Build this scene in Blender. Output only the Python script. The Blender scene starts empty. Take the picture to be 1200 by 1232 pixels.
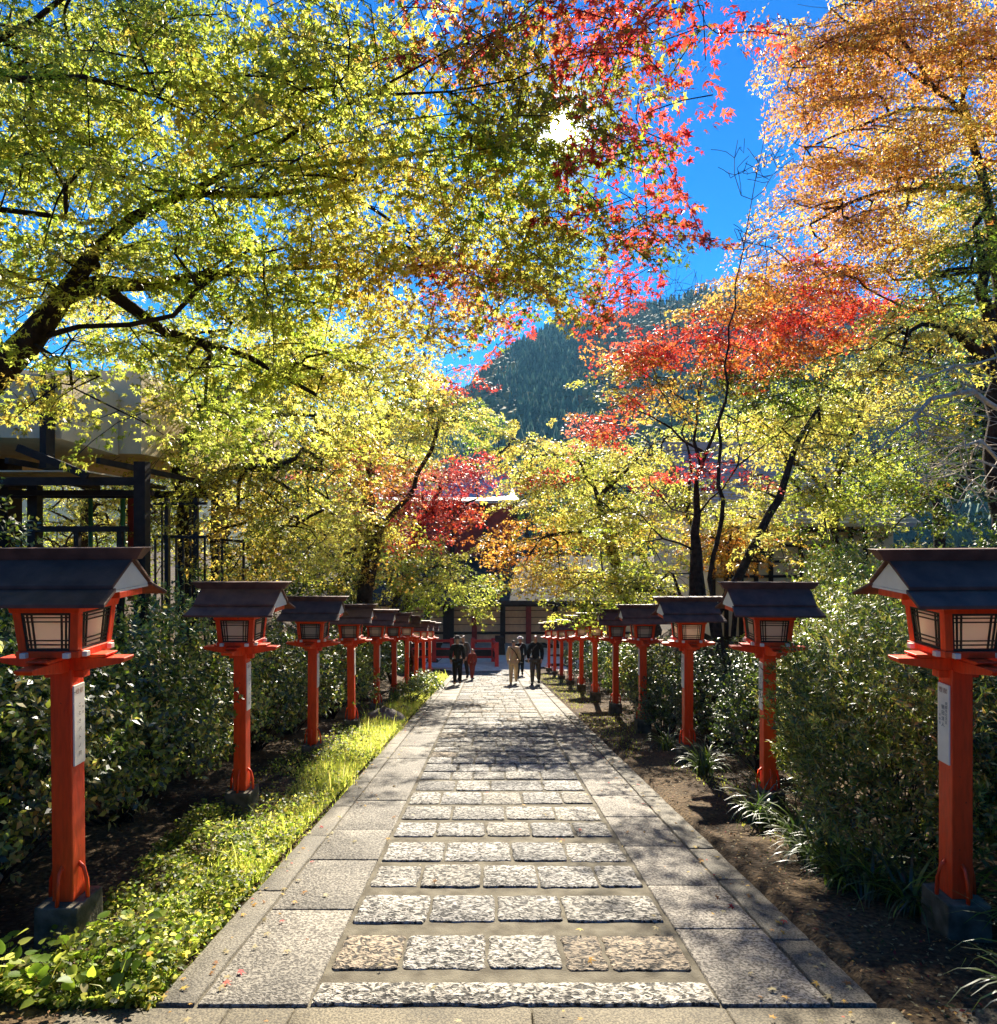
import bpy, math, random
import numpy as np
from mathutils import Vector

random.seed(7)
RNG = np.random.default_rng(7)
SC = bpy.context.scene
COL = SC.collection
F = 830.0                       # focal length in photograph pixels
EYE = 1.75
SLOPE = 0.163                   # the approach runs downhill away from the camera
SUN_AZ, SUN_EL = math.radians(6.0), math.radians(29.5)
SUN_DIR = Vector((math.sin(SUN_AZ) * math.cos(SUN_EL), math.cos(SUN_AZ) * math.cos(SUN_EL), math.sin(SUN_EL)))


def at(x, y, d):
    return np.array(((x - 588.0) / F * d, d, EYE + (625.0 - y) / F * d))


def zp(y):
    y = np.asarray(y, float)
    return np.where(y < 31, -SLOPE * y, -SLOPE * 31)


def sstep(a, b, x):
    t = np.clip((np.asarray(x, float) - a) / (b - a), 0, 1)
    return t * t * (3 - 2 * t)


def vnoise(x, y, seed=0):
    """cheap smooth 2-D value noise in -1..1"""
    x = np.asarray(x, float); y = np.asarray(y, float)
    xi = np.floor(x).astype(np.int64); yi = np.floor(y).astype(np.int64)
    fx = x - xi; fy = y - yi
    fx = fx * fx * (3 - 2 * fx); fy = fy * fy * (3 - 2 * fy)

    def h(a, b):
        n = (a * 374761393 + b * 668265263 + seed * 974711) & 0x7fffffff
        n = ((n ^ (n >> 13)) * 1274126177) & 0x7fffffff
        return ((n ^ (n >> 16)) & 0xffff) / 32767.5 - 1
    return ((h(xi, yi) * (1 - fx) + h(xi + 1, yi) * fx) * (1 - fy)
            + (h(xi, yi + 1) * (1 - fx) + h(xi + 1, yi + 1) * fx) * fy)


def ground_z(x, y):
    x = np.asarray(x, float); y = np.asarray(y, float)
    base = zp(y)
    fl = 1 - sstep(26, 33, y)
    bank_l = 2.3 * sstep(3.4, 7.5, -x) + 1.2 * sstep(9, 25, -x)
    bank_r = 2.6 * sstep(4.2, 8.5, x) + 1.0 * sstep(10, 25, x)
    z = base + (bank_l + bank_r) * fl
    z = z + 0.05 * vnoise(x * .9, y * .9, 3) * sstep(1.9, 2.6, np.abs(x)) + 0.02 * vnoise(x * 4, y * 4, 4) * sstep(1.7, 2.1, np.abs(x))
    cut = (np.abs(x - 0.13) < 1.75) & (y > 0.2) & (y < 40)
    return np.where(cut, base - 0.10, z)


# ------------------------------------------------------------------ materials
def mat_new(name):
    m = bpy.data.materials.new(name); m.use_nodes = True
    nt = m.node_tree; nt.nodes.clear()
    out = nt.nodes.new('ShaderNodeOutputMaterial')
    return m, nt, out


def N(nt, t, **kw):
    n = nt.nodes.new(t)
    for k, v in kw.items():
        if k.startswith('i_'):
            n.inputs[k[2:].replace('_', ' ')].default_value = v
        else:
            setattr(n, k, v)
    return n


def ramp(nt, stops, interp='LINEAR'):
    n = nt.nodes.new('ShaderNodeValToRGB'); e = n.color_ramp
    e.interpolation = interp
    while len(e.elements) < len(stops):
        e.elements.new(0.5)
    for el, (p, c) in zip(e.elements, stops):
        el.position = p; el.color = (*c, 1) if len(c) == 3 else c
    return n


def simple(name, c1, c2=None, scale=8, rough=.6, spec=.5, bump=0, bscale=None, metal=0, detail=6, coat=0, lo=.35, hi=.65):
    m, nt, out = mat_new(name)
    b = N(nt, 'ShaderNodeBsdfPrincipled'); b.inputs['Roughness'].default_value = rough
    b.inputs['Specular IOR Level'].default_value = spec; b.inputs['Metallic'].default_value = metal
    b.inputs['Coat Weight'].default_value = coat
    nt.links.new(b.outputs[0], out.inputs[0])
    tc = N(nt, 'ShaderNodeTexCoord')
    if c2 is None:
        c2 = tuple(v * .75 for v in c1)
    nz = N(nt, 'ShaderNodeTexNoise'); nz.inputs['Scale'].default_value = scale; nz.inputs['Detail'].default_value = detail
    nt.links.new(tc.outputs['Object'], nz.inputs['Vector'])
    r = ramp(nt, [(lo, c2), (hi, c1)])
    nt.links.new(nz.outputs['Fac'], r.inputs[0]); nt.links.new(r.outputs[0], b.inputs['Base Color'])
    if bump:
        n2 = N(nt, 'ShaderNodeTexNoise'); n2.inputs['Scale'].default_value = bscale or scale * 4; n2.inputs['Detail'].default_value = 5
        nt.links.new(tc.outputs['Object'], n2.inputs['Vector'])
        bp = N(nt, 'ShaderNodeBump'); bp.inputs['Strength'].default_value = 1; bp.inputs['Distance'].default_value = bump
        nt.links.new(n2.outputs['Fac'], bp.inputs['Height']); nt.links.new(bp.outputs[0], b.inputs['Normal'])
    return m


def leaf_mat(name, trans=.5, boost=1.5, rough=.45, spec=.35):
    m, nt, out = mat_new(name)
    a = N(nt, 'ShaderNodeAttribute', attribute_name='leafcol')
    b = N(nt, 'ShaderNodeBsdfPrincipled'); b.inputs['Roughness'].default_value = rough
    b.inputs['Specular IOR Level'].default_value = spec
    t = N(nt, 'ShaderNodeBsdfTranslucent')
    mu = N(nt, 'ShaderNodeMix', data_type='RGBA', blend_type='MULTIPLY'); mu.inputs[0].default_value = 1; mu.clamp_result = True
    mu.inputs[7].default_value = (boost, boost, boost * .9, 1)
    mx = N(nt, 'ShaderNodeMixShader'); mx.inputs[0].default_value = trans
    nt.links.new(a.outputs['Color'], b.inputs['Base Color']); nt.links.new(a.outputs['Color'], mu.inputs[6])
    nt.links.new(mu.outputs[2], t.inputs['Color'])
    nt.links.new(b.outputs[0], mx.inputs[1]); nt.links.new(t.outputs[0], mx.inputs[2]); nt.links.new(mx.outputs[0], out.inputs[0])
    return m


def stone_mat(name, light, dark, scale, bump, lo=.42, hi=.58, distort=1.2, blot=.25):
    m, nt, out = mat_new(name)
    b = N(nt, 'ShaderNodeBsdfPrincipled'); b.inputs['Roughness'].default_value = .78; b.inputs['Specular IOR Level'].default_value = .28
    tc = N(nt, 'ShaderNodeTexCoord'); a = N(nt, 'ShaderNodeAttribute', attribute_name='stonecol')
    nz = N(nt, 'ShaderNodeTexNoise'); nz.inputs['Scale'].default_value = scale; nz.inputs['Detail'].default_value = 2.5; nz.inputs['Distortion'].default_value = distort
    nt.links.new(tc.outputs['Object'], nz.inputs['Vector'])
    r = ramp(nt, [(lo, dark), (hi, light)]); nt.links.new(nz.outputs['Fac'], r.inputs[0])
    n2 = N(nt, 'ShaderNodeTexNoise'); n2.inputs['Scale'].default_value = 2.2; n2.inputs['Detail'].default_value = 5
    nt.links.new(tc.outputs['Object'], n2.inputs['Vector'])
    r2 = ramp(nt, [(.35, (1 - blot,) * 3), (.65, (1, 1, 1))]); nt.links.new(n2.outputs['Fac'], r2.inputs[0])
    m1 = N(nt, 'ShaderNodeMix', data_type='RGBA', blend_type='MULTIPLY'); m1.inputs[0].default_value = 1
    m2 = N(nt, 'ShaderNodeMix', data_type='RGBA', blend_type='MULTIPLY'); m2.inputs[0].default_value = 1
    nt.links.new(r.outputs[0], m1.inputs[6]); nt.links.new(r2.outputs[0], m1.inputs[7])
    nt.links.new(m1.outputs[2], m2.inputs[6]); nt.links.new(a.outputs['Color'], m2.inputs[7])
    nt.links.new(m2.outputs[2], b.inputs['Base Color'])
    n3 = N(nt, 'ShaderNodeTexNoise'); n3.inputs['Scale'].default_value = scale * 5; n3.inputs['Detail'].default_value = 2
    nt.links.new(tc.outputs['Object'], n3.inputs['Vector'])
    ad = N(nt, 'ShaderNodeMath', operation='MULTIPLY_ADD'); ad.inputs[1].default_value = .2
    nt.links.new(n3.outputs['Fac'], ad.inputs[0]); nt.links.new(nz.outputs['Fac'], ad.inputs[2])
    bp = N(nt, 'ShaderNodeBump'); bp.inputs['Strength'].default_value = 1; bp.inputs['Distance'].default_value = bump
    nt.links.new(ad.outputs[0], bp.inputs['Height']); nt.links.new(bp.outputs[0], b.inputs['Normal'])
    nt.links.new(b.outputs[0], out.inputs[0])
    return m


def paper_mat(name):
    m, nt, out = mat_new(name)
    d = N(nt, 'ShaderNodeBsdfPrincipled'); d.inputs['Base Color'].default_value = (.90, .88, .72, 1); d.inputs['Roughness'].default_value = .5
    t = N(nt, 'ShaderNodeBsdfTranslucent'); t.inputs['Color'].default_value = (.98, .96, .86, 1)
    mx = N(nt, 'ShaderNodeMixShader'); mx.inputs[0].default_value = .8
    nt.links.new(d.outputs[0], mx.inputs[1]); nt.links.new(t.outputs[0], mx.inputs[2]); nt.links.new(mx.outputs[0], out.inputs[0])
    return m


def soil_mat():
    m, nt, out = mat_new('soil')
    b = N(nt, 'ShaderNodeBsdfPrincipled'); b.inputs['Roughness'].default_value = .95; b.inputs['Specular IOR Level'].default_value = .15
    tc = N(nt, 'ShaderNodeTexCoord')
    n1 = N(nt, 'ShaderNodeTexNoise'); n1.inputs['Scale'].default_value = .9; n1.inputs['Detail'].default_value = 7
    n2 = N(nt, 'ShaderNodeTexNoise'); n2.inputs['Scale'].default_value = 30; n2.inputs['Detail'].default_value = 6
    for n in (n1, n2):
        nt.links.new(tc.outputs['Object'], n.inputs['Vector'])
    r1 = ramp(nt, [(.38, (.040, .025, .013)), (.6, (.13, .09, .05))]); nt.links.new(n1.outputs['Fac'], r1.inputs[0])
    r2 = ramp(nt, [(.35, (.35, .33, .3)), (.65, (1.2, 1.15, 1.05))]); nt.links.new(n2.outputs['Fac'], r2.inputs[0])
    mu = N(nt, 'ShaderNodeMix', data_type='RGBA', blend_type='MULTIPLY'); mu.inputs[0].default_value = 1
    nt.links.new(r1.outputs[0], mu.inputs[6]); nt.links.new(r2.outputs[0], mu.inputs[7]); nt.links.new(mu.outputs[2], b.inputs['Base Color'])
    bp = N(nt, 'ShaderNodeBump'); bp.inputs['Distance'].default_value = .03; nt.links.new(n2.outputs['Fac'], bp.inputs['Height'])
    nt.links.new(bp.outputs[0], b.inputs['Normal']); nt.links.new(b.outputs[0], out.inputs[0])
    return m


def paint_mat(name, c1, c2):
    m, nt, out = mat_new(name)
    b = N(nt, 'ShaderNodeBsdfPrincipled'); b.inputs['Specular IOR Level'].default_value = .4; b.inputs['Coat Weight'].default_value = .05
    tc = N(nt, 'ShaderNodeTexCoord'); oi = N(nt, 'ShaderNodeObjectInfo')
    mp = N(nt, 'ShaderNodeMapping'); mp.inputs['Scale'].default_value = (1, 1, .18); nt.links.new(tc.outputs['Object'], mp.inputs['Vector'])
    off = N(nt, 'ShaderNodeVectorMath', operation='ADD'); nt.links.new(mp.outputs[0], off.inputs[0])
    sc = N(nt, 'ShaderNodeVectorMath', operation='SCALE'); sc.inputs['Scale'].default_value = 40; nt.links.new(oi.outputs['Location'], sc.inputs[0]); nt.links.new(sc.outputs[0], off.inputs[1])
    g = N(nt, 'ShaderNodeTexNoise'); g.inputs['Scale'].default_value = 55; g.inputs['Detail'].default_value = 5; nt.links.new(off.outputs[0], g.inputs['Vector'])
    a = N(nt, 'ShaderNodeTexNoise'); a.inputs['Scale'].default_value = 4; a.inputs['Detail'].default_value = 5; nt.links.new(off.outputs[0], a.inputs['Vector'])
    r1 = ramp(nt, [(.35, c2), (.62, c1)]); nt.links.new(a.outputs['Fac'], r1.inputs[0])
    off2 = N(nt, 'ShaderNodeVectorMath', operation='ADD'); nt.links.new(tc.outputs['Object'], off2.inputs[0]); nt.links.new(sc.outputs[0], off2.inputs[1])
    s = N(nt, 'ShaderNodeTexNoise'); s.inputs['Scale'].default_value = 26; s.inputs['Detail'].default_value = 3; nt.links.new(off2.outputs[0], s.inputs['Vector'])
    r2 = ramp(nt, [(.70, (1, 1, 1)), (.74, (.30, .28, .26))]); nt.links.new(s.outputs['Fac'], r2.inputs[0])
    r3 = ramp(nt, [(.3, (.80, .80, .80)), (.6, (1, 1, 1))]); nt.links.new(g.outputs['Fac'], r3.inputs[0])
    m1 = N(nt, 'ShaderNodeMix', data_type='RGBA', blend_type='MULTIPLY'); m1.inputs[0].default_value = 1
    m2 = N(nt, 'ShaderNodeMix', data_type='RGBA', blend_type='MULTIPLY'); m2.inputs[0].default_value = 1
    nt.links.new(r1.outputs[0], m1.inputs[6]); nt.links.new(r2.outputs[0], m1.inputs[7]); nt.links.new(m1.outputs[2], m2.inputs[6]); nt.links.new(r3.outputs[0], m2.inputs[7])
    nt.links.new(m2.outputs[2], b.inputs['Base Color'])
    rr_ = N(nt, 'ShaderNodeMapRange'); rr_.inputs[3].default_value = .35; rr_.inputs[4].default_value = .62; nt.links.new(a.outputs['Fac'], rr_.inputs[0]); nt.links.new(rr_.outputs[0], b.inputs['Roughness'])
    bp = N(nt, 'ShaderNodeBump'); bp.inputs['Distance'].default_value = .002; nt.links.new(g.outputs['Fac'], bp.inputs['Height']); nt.links.new(bp.outputs[0], b.inputs['Normal'])
    nt.links.new(b.outputs[0], out.inputs[0])
    return m


MT = dict(
    vermilion=paint_mat('vermilion_paint', (.95, .085, .010), (.84, .052, .008)),
    roof=simple('roof_sheet', (.16, .072, .048), (.085, .038, .027), 9, .55, .25, bump=.002, bscale=120, metal=.0),
    white=simple('white_plaster', (.90, .82, .66), (.82, .73, .57), 9, .7),
    lattice=simple('dark_green_lattice', (.012, .025, .016), (.006, .012, .008), 20, .5),
    paper=paper_mat('window_paper'),
    ink=simple('black_ink', (.012, .011, .010), None, 30, .6),
    redink=simple('faded_red_ink', (.30, .10, .05), None, 30, .6),
    concrete=simple('weathered_concrete', (.34, .31, .26), (.17, .155, .125), 6, .9, .2, bump=.006, bscale=50),
    basestone=simple('mossy_base_stone', (.17, .145, .10), (.05, .048, .028), 9, .9, .2, bump=.006, bscale=60),
    mortar=simple('old_mortar', (.17, .15, .108), (.09, .077, .054), 9, .95, .15, bump=.006, bscale=110),
    bark=simple('dark_bark', (.060, .042, .032), (.022, .016, .012), 12, .95, .1, bump=.02, bscale=35),
    greybark=simple('pale_grey_bark', (.70, .60, .46), (.42, .35, .27), 14, .9, .15, bump=.01, bscale=50),
    twigbark=simple('red_brown_bark', (.10, .05, .035), (.04, .022, .018), 14, .9, .1, bump=.01, bscale=50),
    timber=simple('dark_timber', (.040, .026, .018), (.018, .012, .009), 10, .7, .3),
    cream=simple('cream_plaster', (.86, .74, .48), (.76, .64, .40), 4, .85, .2),
    beige=simple('beige_render', (.88, .70, .42), (.78, .61, .36), 5, .9, .2, bump=.004, bscale=40),
    tile=simple('grey_roof_tile', (.52, .50, .50), (.36, .35, .36), 3, .5, .5),
    darktile=simple('dark_shrine_roof', (.07, .06, .05), (.04, .035, .03), 3, .9, .1),
    steel=simple('black_steel', (.015, .015, .016), None, 20, .45, .5),
    green_paint=simple('green_paint', (.02, .22, .12), (.015, .16, .09), 8, .4),
    shrine_red=simple('deep_shrine_red', (.33, .030, .018), (.2, .018, .012), 4, .6),
    rail_red=simple('railing_red', (.62, .035, .02), (.45, .02, .012), 4, .5),
    copper=simple('pale_roof_metal', (.55, .54, .52), (.38, .37, .36), 3, .45, .5),
    board=simple('pale_boards', (.88, .72, .44), (.74, .59, .35), 5, .8),
    leaf=leaf_mat('maple_leaf', .56, 1.75, .42, .38),
    bushleaf=leaf_mat('evergreen_leaf', .30, 2.4, .40, .75),
    grassleaf=leaf_mat('grass_blade', .55, 2.2, .5, .3),
    litter=leaf_mat('dry_leaf', .15, 1.2, .7, .2),
    stone=stone_mat('chiselled_granite', (.50, .475, .43), (.028, .026, .023), 30, .030, .40, .60, 1.0, .35),
    slab=stone_mat('hammered_granite_slab', (.35, .32, .265), (.085, .075, .06), 62, .010, .42, .58, .6, .35),
    kerb=stone_mat('fine_kerb_stone', (.25, .225, .175), (.085, .074, .055), 95, .005, .40, .60, .3, .4),
    soil=soil_mat(),
    terrace=simple('terrace_paving', (.66, .63, .56), (.52, .49, .43), 3, .85, .2, bump=.004, bscale=40),
    rock=simple('garden_rock', (.24, .21, .17), (.09, .08, .065), 5, .9, .2, bump=.03, bscale=16),
)


# ------------------------------------------------------------------ object helpers
def setp(o, label=None, cat=None, group=None, kind=None):
    if label: o['label'] = label
    if cat: o['category'] = cat
    if group: o['group'] = group
    if kind: o['kind'] = kind
    return o


def empty(name, label, cat, loc, group=None, rz=0):
    o = bpy.data.objects.new(name, None); COL.objects.link(o)
    o.location = [float(v) for v in loc]; o.rotation_euler = (0, 0, rz); o.empty_display_size = .2
    return setp(o, label, cat, group)


def mesh_obj(name, me, mat, parent=None, loc=None):
    o = bpy.data.objects.new(name, me); COL.objects.link(o)
    if mat is not None and len(me.materials) == 0:
        me.materials.append(mat)
    if parent is not None: o.parent = parent
    if loc is not None: o.location = [float(v) for v in loc]
    return o


class MB:
    """collects boxes, prisms and tubes into one mesh"""
    def __init__(s): s.v = []; s.f = []

    def add(s, vs, fs):
        n = len(s.v); s.v += [tuple(map(float, v)) for v in vs]; s.f += [tuple(n + i for i in f) for f in fs]; return s

    def box(s, x0, x1, y0, y1, z0, z1):
        return s.add([(x0, y0, z0), (x1, y0, z0), (x1, y1, z0), (x0, y1, z0), (x0, y0, z1), (x1, y0, z1), (x1, y1, z1), (x0, y1, z1)],
                     [(0, 3, 2, 1), (4, 5, 6, 7), (0, 1, 5, 4), (1, 2, 6, 5), (2, 3, 7, 6), (3, 0, 4, 7)])

    def frust(s, a, b):
        """two quads (bottom ring, top ring) of four points each"""
        return s.add(list(a) + list(b), [(0, 3, 2, 1), (4, 5, 6, 7), (0, 1, 5, 4), (1, 2, 6, 5), (2, 3, 7, 6), (3, 0, 4, 7)])

    def prism(s, pts, axis, a, b):
        """polygon pts extruded along axis from a to b"""
        n = len(pts)
        def p(q, t):
            return {0: (t, q[0], q[1]), 1: (q[0], t, q[1]), 2: (q[0], q[1], t)}[axis]
        return s.add([p(q, a) for q in pts] + [p(q, b) for q in pts],
                     [tuple(range(n))[::-1], tuple(range(n, 2 * n))] + [(i, (i + 1) % n, n + (i + 1) % n, n + i) for i in range(n)])

    def bar(s, a, b, w, h=None):
        a = Vector(a); b = Vector(b); h = h or w; d = (b - a).normalized()
        up = Vector((0, 0, 1)) if abs(d.z) < .95 else Vector((0, 1, 0))
        x = d.cross(up).normalized() * (w / 2); y = x.normalized().cross(d).normalized() * (h / 2)
        return s.frust([a - x - y, a + x - y, a + x + y, a - x + y], [b - x - y, b + x - y, b + x + y, b - x + y])

    def tube(s, pts, r, n=8):
        pts = [Vector(p) for p in pts]; rs = r if isinstance(r, (list, tuple)) else [r] * len(pts); rings = []
        for i, p in enumerate(pts):
            d = (pts[min(i + 1, len(pts) - 1)] - pts[max(i - 1, 0)]).normalized()
            u = d.cross(Vector((.13, .2, 1)) if abs(d.z) < .9 else Vector((1, .1, 0))).normalized(); w = d.cross(u)
            rings.append([p + (u * math.cos(6.2832 * k / n) + w * math.sin(6.2832 * k / n)) * rs[i] for k in range(n)])
        vs = [v for r_ in rings for v in r_]; fs = []
        for i in range(len(pts) - 1):
            for k in range(n):
                fs.append((i * n + k, i * n + (k + 1) % n, (i + 1) * n + (k + 1) % n, (i + 1) * n + k))
        fs.append(tuple(range(n))[::-1]); fs.append(tuple(range((len(pts) - 1) * n, len(pts) * n)))
        return s.add(vs, fs)

    def build(s, name, mat, parent=None, loc=None, bevel=0, smooth=False):
        me = bpy.data.meshes.new(name); me.from_pydata(s.v, [], s.f); me.update()
        if smooth:
            me.polygons.foreach_set('use_smooth', [True] * len(me.polygons))
        o = mesh_obj(name, me, mat, parent, loc)
        if bevel:
            b = o.modifiers.new('edge', 'BEVEL'); b.width = bevel; b.segments = 2; b.limit_method = 'ANGLE'
        return o


def raw_mesh(name, V, L, sizes, smooth=False, col=None, colname='leafcol', col_domain='FACE'):
    me = bpy.data.meshes.new(name)
    V = np.asarray(V, np.float32); L = np.asarray(L, np.int32); sizes = np.asarray(sizes, np.int32)
    me.vertices.add(len(V)); me.vertices.foreach_set('co', V.ravel())
    me.loops.add(len(L)); me.loops.foreach_set('vertex_index', L)
    me.polygons.add(len(sizes))
    st = np.zeros(len(sizes), np.int32); st[1:] = np.cumsum(sizes)[:-1]
    me.polygons.foreach_set('loop_start', st)
    try:
        me.polygons.foreach_set('loop_total', sizes)
    except Exception:
        pass
    me.update(calc_edges=True)
    if smooth:
        me.polygons.foreach_set('use_smooth', np.ones(len(sizes), bool))
    if col is not None:
        a = me.attributes.new(colname, 'FLOAT_COLOR', col_domain)
        a.data.foreach_set('color', np.asarray(col, np.float32).ravel())
    return me


# ------------------------------------------------------------------ leaves
def star_template(lobes, notch=.33):
    """fan of kites: centre, notch, tip, notch ...; local x = tip direction, y = side, z = normal"""
    v = [(0, 0, 0)]; q = []
    angs = [a for a, _ in lobes]
    half = (angs[1] - angs[0]) / 2
    v.append((notch * .6 * math.cos(math.radians(angs[0] - half)), notch * .6 * math.sin(math.radians(angs[0] - half)), 0))
    for i, (a, l) in enumerate(lobes):
        v.append((l * math.cos(math.radians(a)), l * math.sin(math.radians(a)), -.16 * l))
        nx = a + half
        nr = notch if i < len(lobes) - 1 else notch * .6
        v.append((nr * math.cos(math.radians(nx)), nr * math.sin(math.radians(nx)), .03))
        k = len(v)
        q.append((0, k - 3, k - 2, k - 1))
    return np.array(v), np.array(q)


STAR5 = star_template([(-104, .55), (-52, .88), (0, 1.0), (52, .88), (104, .55)])
STAR3 = star_template([(-75, .75), (0, 1.0), (75, .75)], .36)
OVAL = (np.array([(0, 0, 0), (.45, -.26, .05), (1, 0, -.08), (.45, .26, .05)]), np.array([(0, 1, 2, 3)]))
OVAL2 = (np.array([(0, 0, 0), (.35, -.22, .05), (.75, -.17, .02), (1, 0, -.1), (.75, .17, .02), (.35, .22, .05), (.5, 0, -.03)]),
         np.array([(0, 1, 2, 6), (6, 2, 3, 4), (0, 6, 4, 5)]))
HEART = (np.array([(0, 0, 0), (-.08, -.22, .03), (.14, -.42, .05), (.45, -.40, .04), (.76, -.22, 0), (1, 0, -.12), (.76, .22, 0), (.45, .40, .04), (.14, .42, .05), (-.08, .22, .03), (.22, 0, -.02), (.55, 0, -.05)]),
         np.array([(0, 1, 2, 10), (10, 2, 3, 11), (11, 3, 4, 5), (0, 10, 8, 9), (10, 11, 7, 8), (11, 5, 6, 7)]))
LANCE = (np.array([(0, 0, 0), (.4, -.13, .04), (1, 0, -.06), (.4, .13, .04)]), np.array([(0, 1, 2, 3)]))


def norm(a):
    return a / np.maximum(np.linalg.norm(a, axis=-1, keepdims=True), 1e-9)


def leaves_mesh(name, P, T, Nn, S, C, tpl):
    """P base points, T tip directions, Nn normals, S sizes, C colours (rgb)"""
    tv, tq = tpl
    T = norm(T); B = norm(np.cross(Nn, T)); Nn = np.cross(T, B)
    k = len(tv); n = len(P)
    V = (P[:, None, :] + S[:, None, None] * (tv[None, :, 0:1] * T[:, None, :] + tv[None, :, 1:2] * B[:, None, :] + tv[None, :, 2:3] * Nn[:, None, :]))
    Q = (np.arange(n)[:, None, None] * k + tq[None]).reshape(-1)
    nq = len(tq)
    Cc = np.ones((n, nq, 4)); Cc[:, :, :3] = np.clip(C, 0, .95)[:, None, :]
    return raw_mesh(name, V.reshape(-1, 3), Q, np.full(n * nq, 4), col=Cc)


PAL = dict(
    lime=[(.42, .46, .075), (.34, .40, .055), (.50, .50, .10), (.24, .31, .035)],
    green=[(.16, .25, .022), (.12, .20, .02), (.22, .30, .025)],
    dark=[(.05, .09, .018), (.07, .11, .02), (.035, .065, .015)],
    olive=[(.20, .20, .025), (.14, .15, .02), (.26, .22, .03)],
    yellow=[(.64, .52, .10), (.58, .52, .11), (.66, .46, .09), (.54, .45, .12)],
    gold=[(.64, .38, .06), (.58, .31, .05), (.62, .44, .09)],
    orange=[(.60, .20, .03), (.62, .26, .04), (.52, .16, .03)],
    rust=[(.40, .18, .045), (.32, .13, .035), (.46, .23, .07)],
    red=[(.58, .045, .03), (.50, .03, .03), (.62, .09, .045)],
    pink=[(.62, .14, .12), (.55, .09, .09), (.60, .2, .14)],
    wine=[(.28, .02, .03), (.22, .015, .02), (.34, .03, .035)],
    straw=[(.5, .42, .2), (.42, .33, .15)],
)


def palette_pick(mix, n, rng):
    keys = list(mix); w = np.array([mix[k] for k in keys], float); w /= w.sum()
    ki = rng.choice(len(keys), n, p=w)
    out = np.zeros((n, 3))
    for i, k in enumerate(keys):
        m = ki == i
        arr = np.array(PAL[k]); out[m] = arr[rng.integers(0, len(arr), m.sum())]
    return out


# ------------------------------------------------------------------ trees
def chain_tubes(pos, par, rad, name, sides=(3, 5, 8)):
    n = len(pos); kids = [[] for _ in range(n)]
    for i in range(n):
        if par[i] >= 0: kids[par[i]].append(i)
    V = []; L = []; sz = []; base = 0
    starts = [(i, par[i]) for i in range(n) if par[i] < 0]
    while starts:
        i, p = starts.pop()
        ch = [p] if p >= 0 else []
        cur = i
        while True:
            ch.append(cur)
            ks = kids[cur]
            if not ks: break
            m = max(ks, key=lambda k: rad[k])
            for k in ks:
                if k != m: starts.append((k, cur))
            cur = m
        if len(ch) < 2: continue
        P = np.array([pos[c] for c in ch]); R = np.array([rad[c] for c in ch])
        if p >= 0: R[0] = min(R[0], R[1] * 1.35)
        rm = R.max(); s = sides[0] if rm < .012 else (sides[1] if rm < .05 else sides[2])
        D = np.gradient(P, axis=0); D = norm(D)
        u = np.cross(D[0], [0.3, 0.1, 1.0]); 
        if np.linalg.norm(u) < .1: u = np.cross(D[0], [1., 0, 0])
        u = u / np.linalg.norm(u); a = np.arange(s) * 2 * np.pi / s
        for j in range(len(P)):
            u = u - D[j] * np.dot(u, D[j]); u = u / max(np.linalg.norm(u), 1e-6); w = np.cross(D[j], u)
            V.append(P[j] + R[j] * (np.cos(a)[:, None] * u + np.sin(a)[:, None] * w))
            if j:
                b0 = base + (j - 1) * s; b1 = base + j * s
                for k in range(s):
                    L += [b0 + k, b0 + (k + 1) % s, b1 + (k + 1) % s, b1 + k]; sz.append(4)
        base += len(P) * s
    return raw_mesh(name, np.concatenate(V), L, sz, smooth=True)


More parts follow.
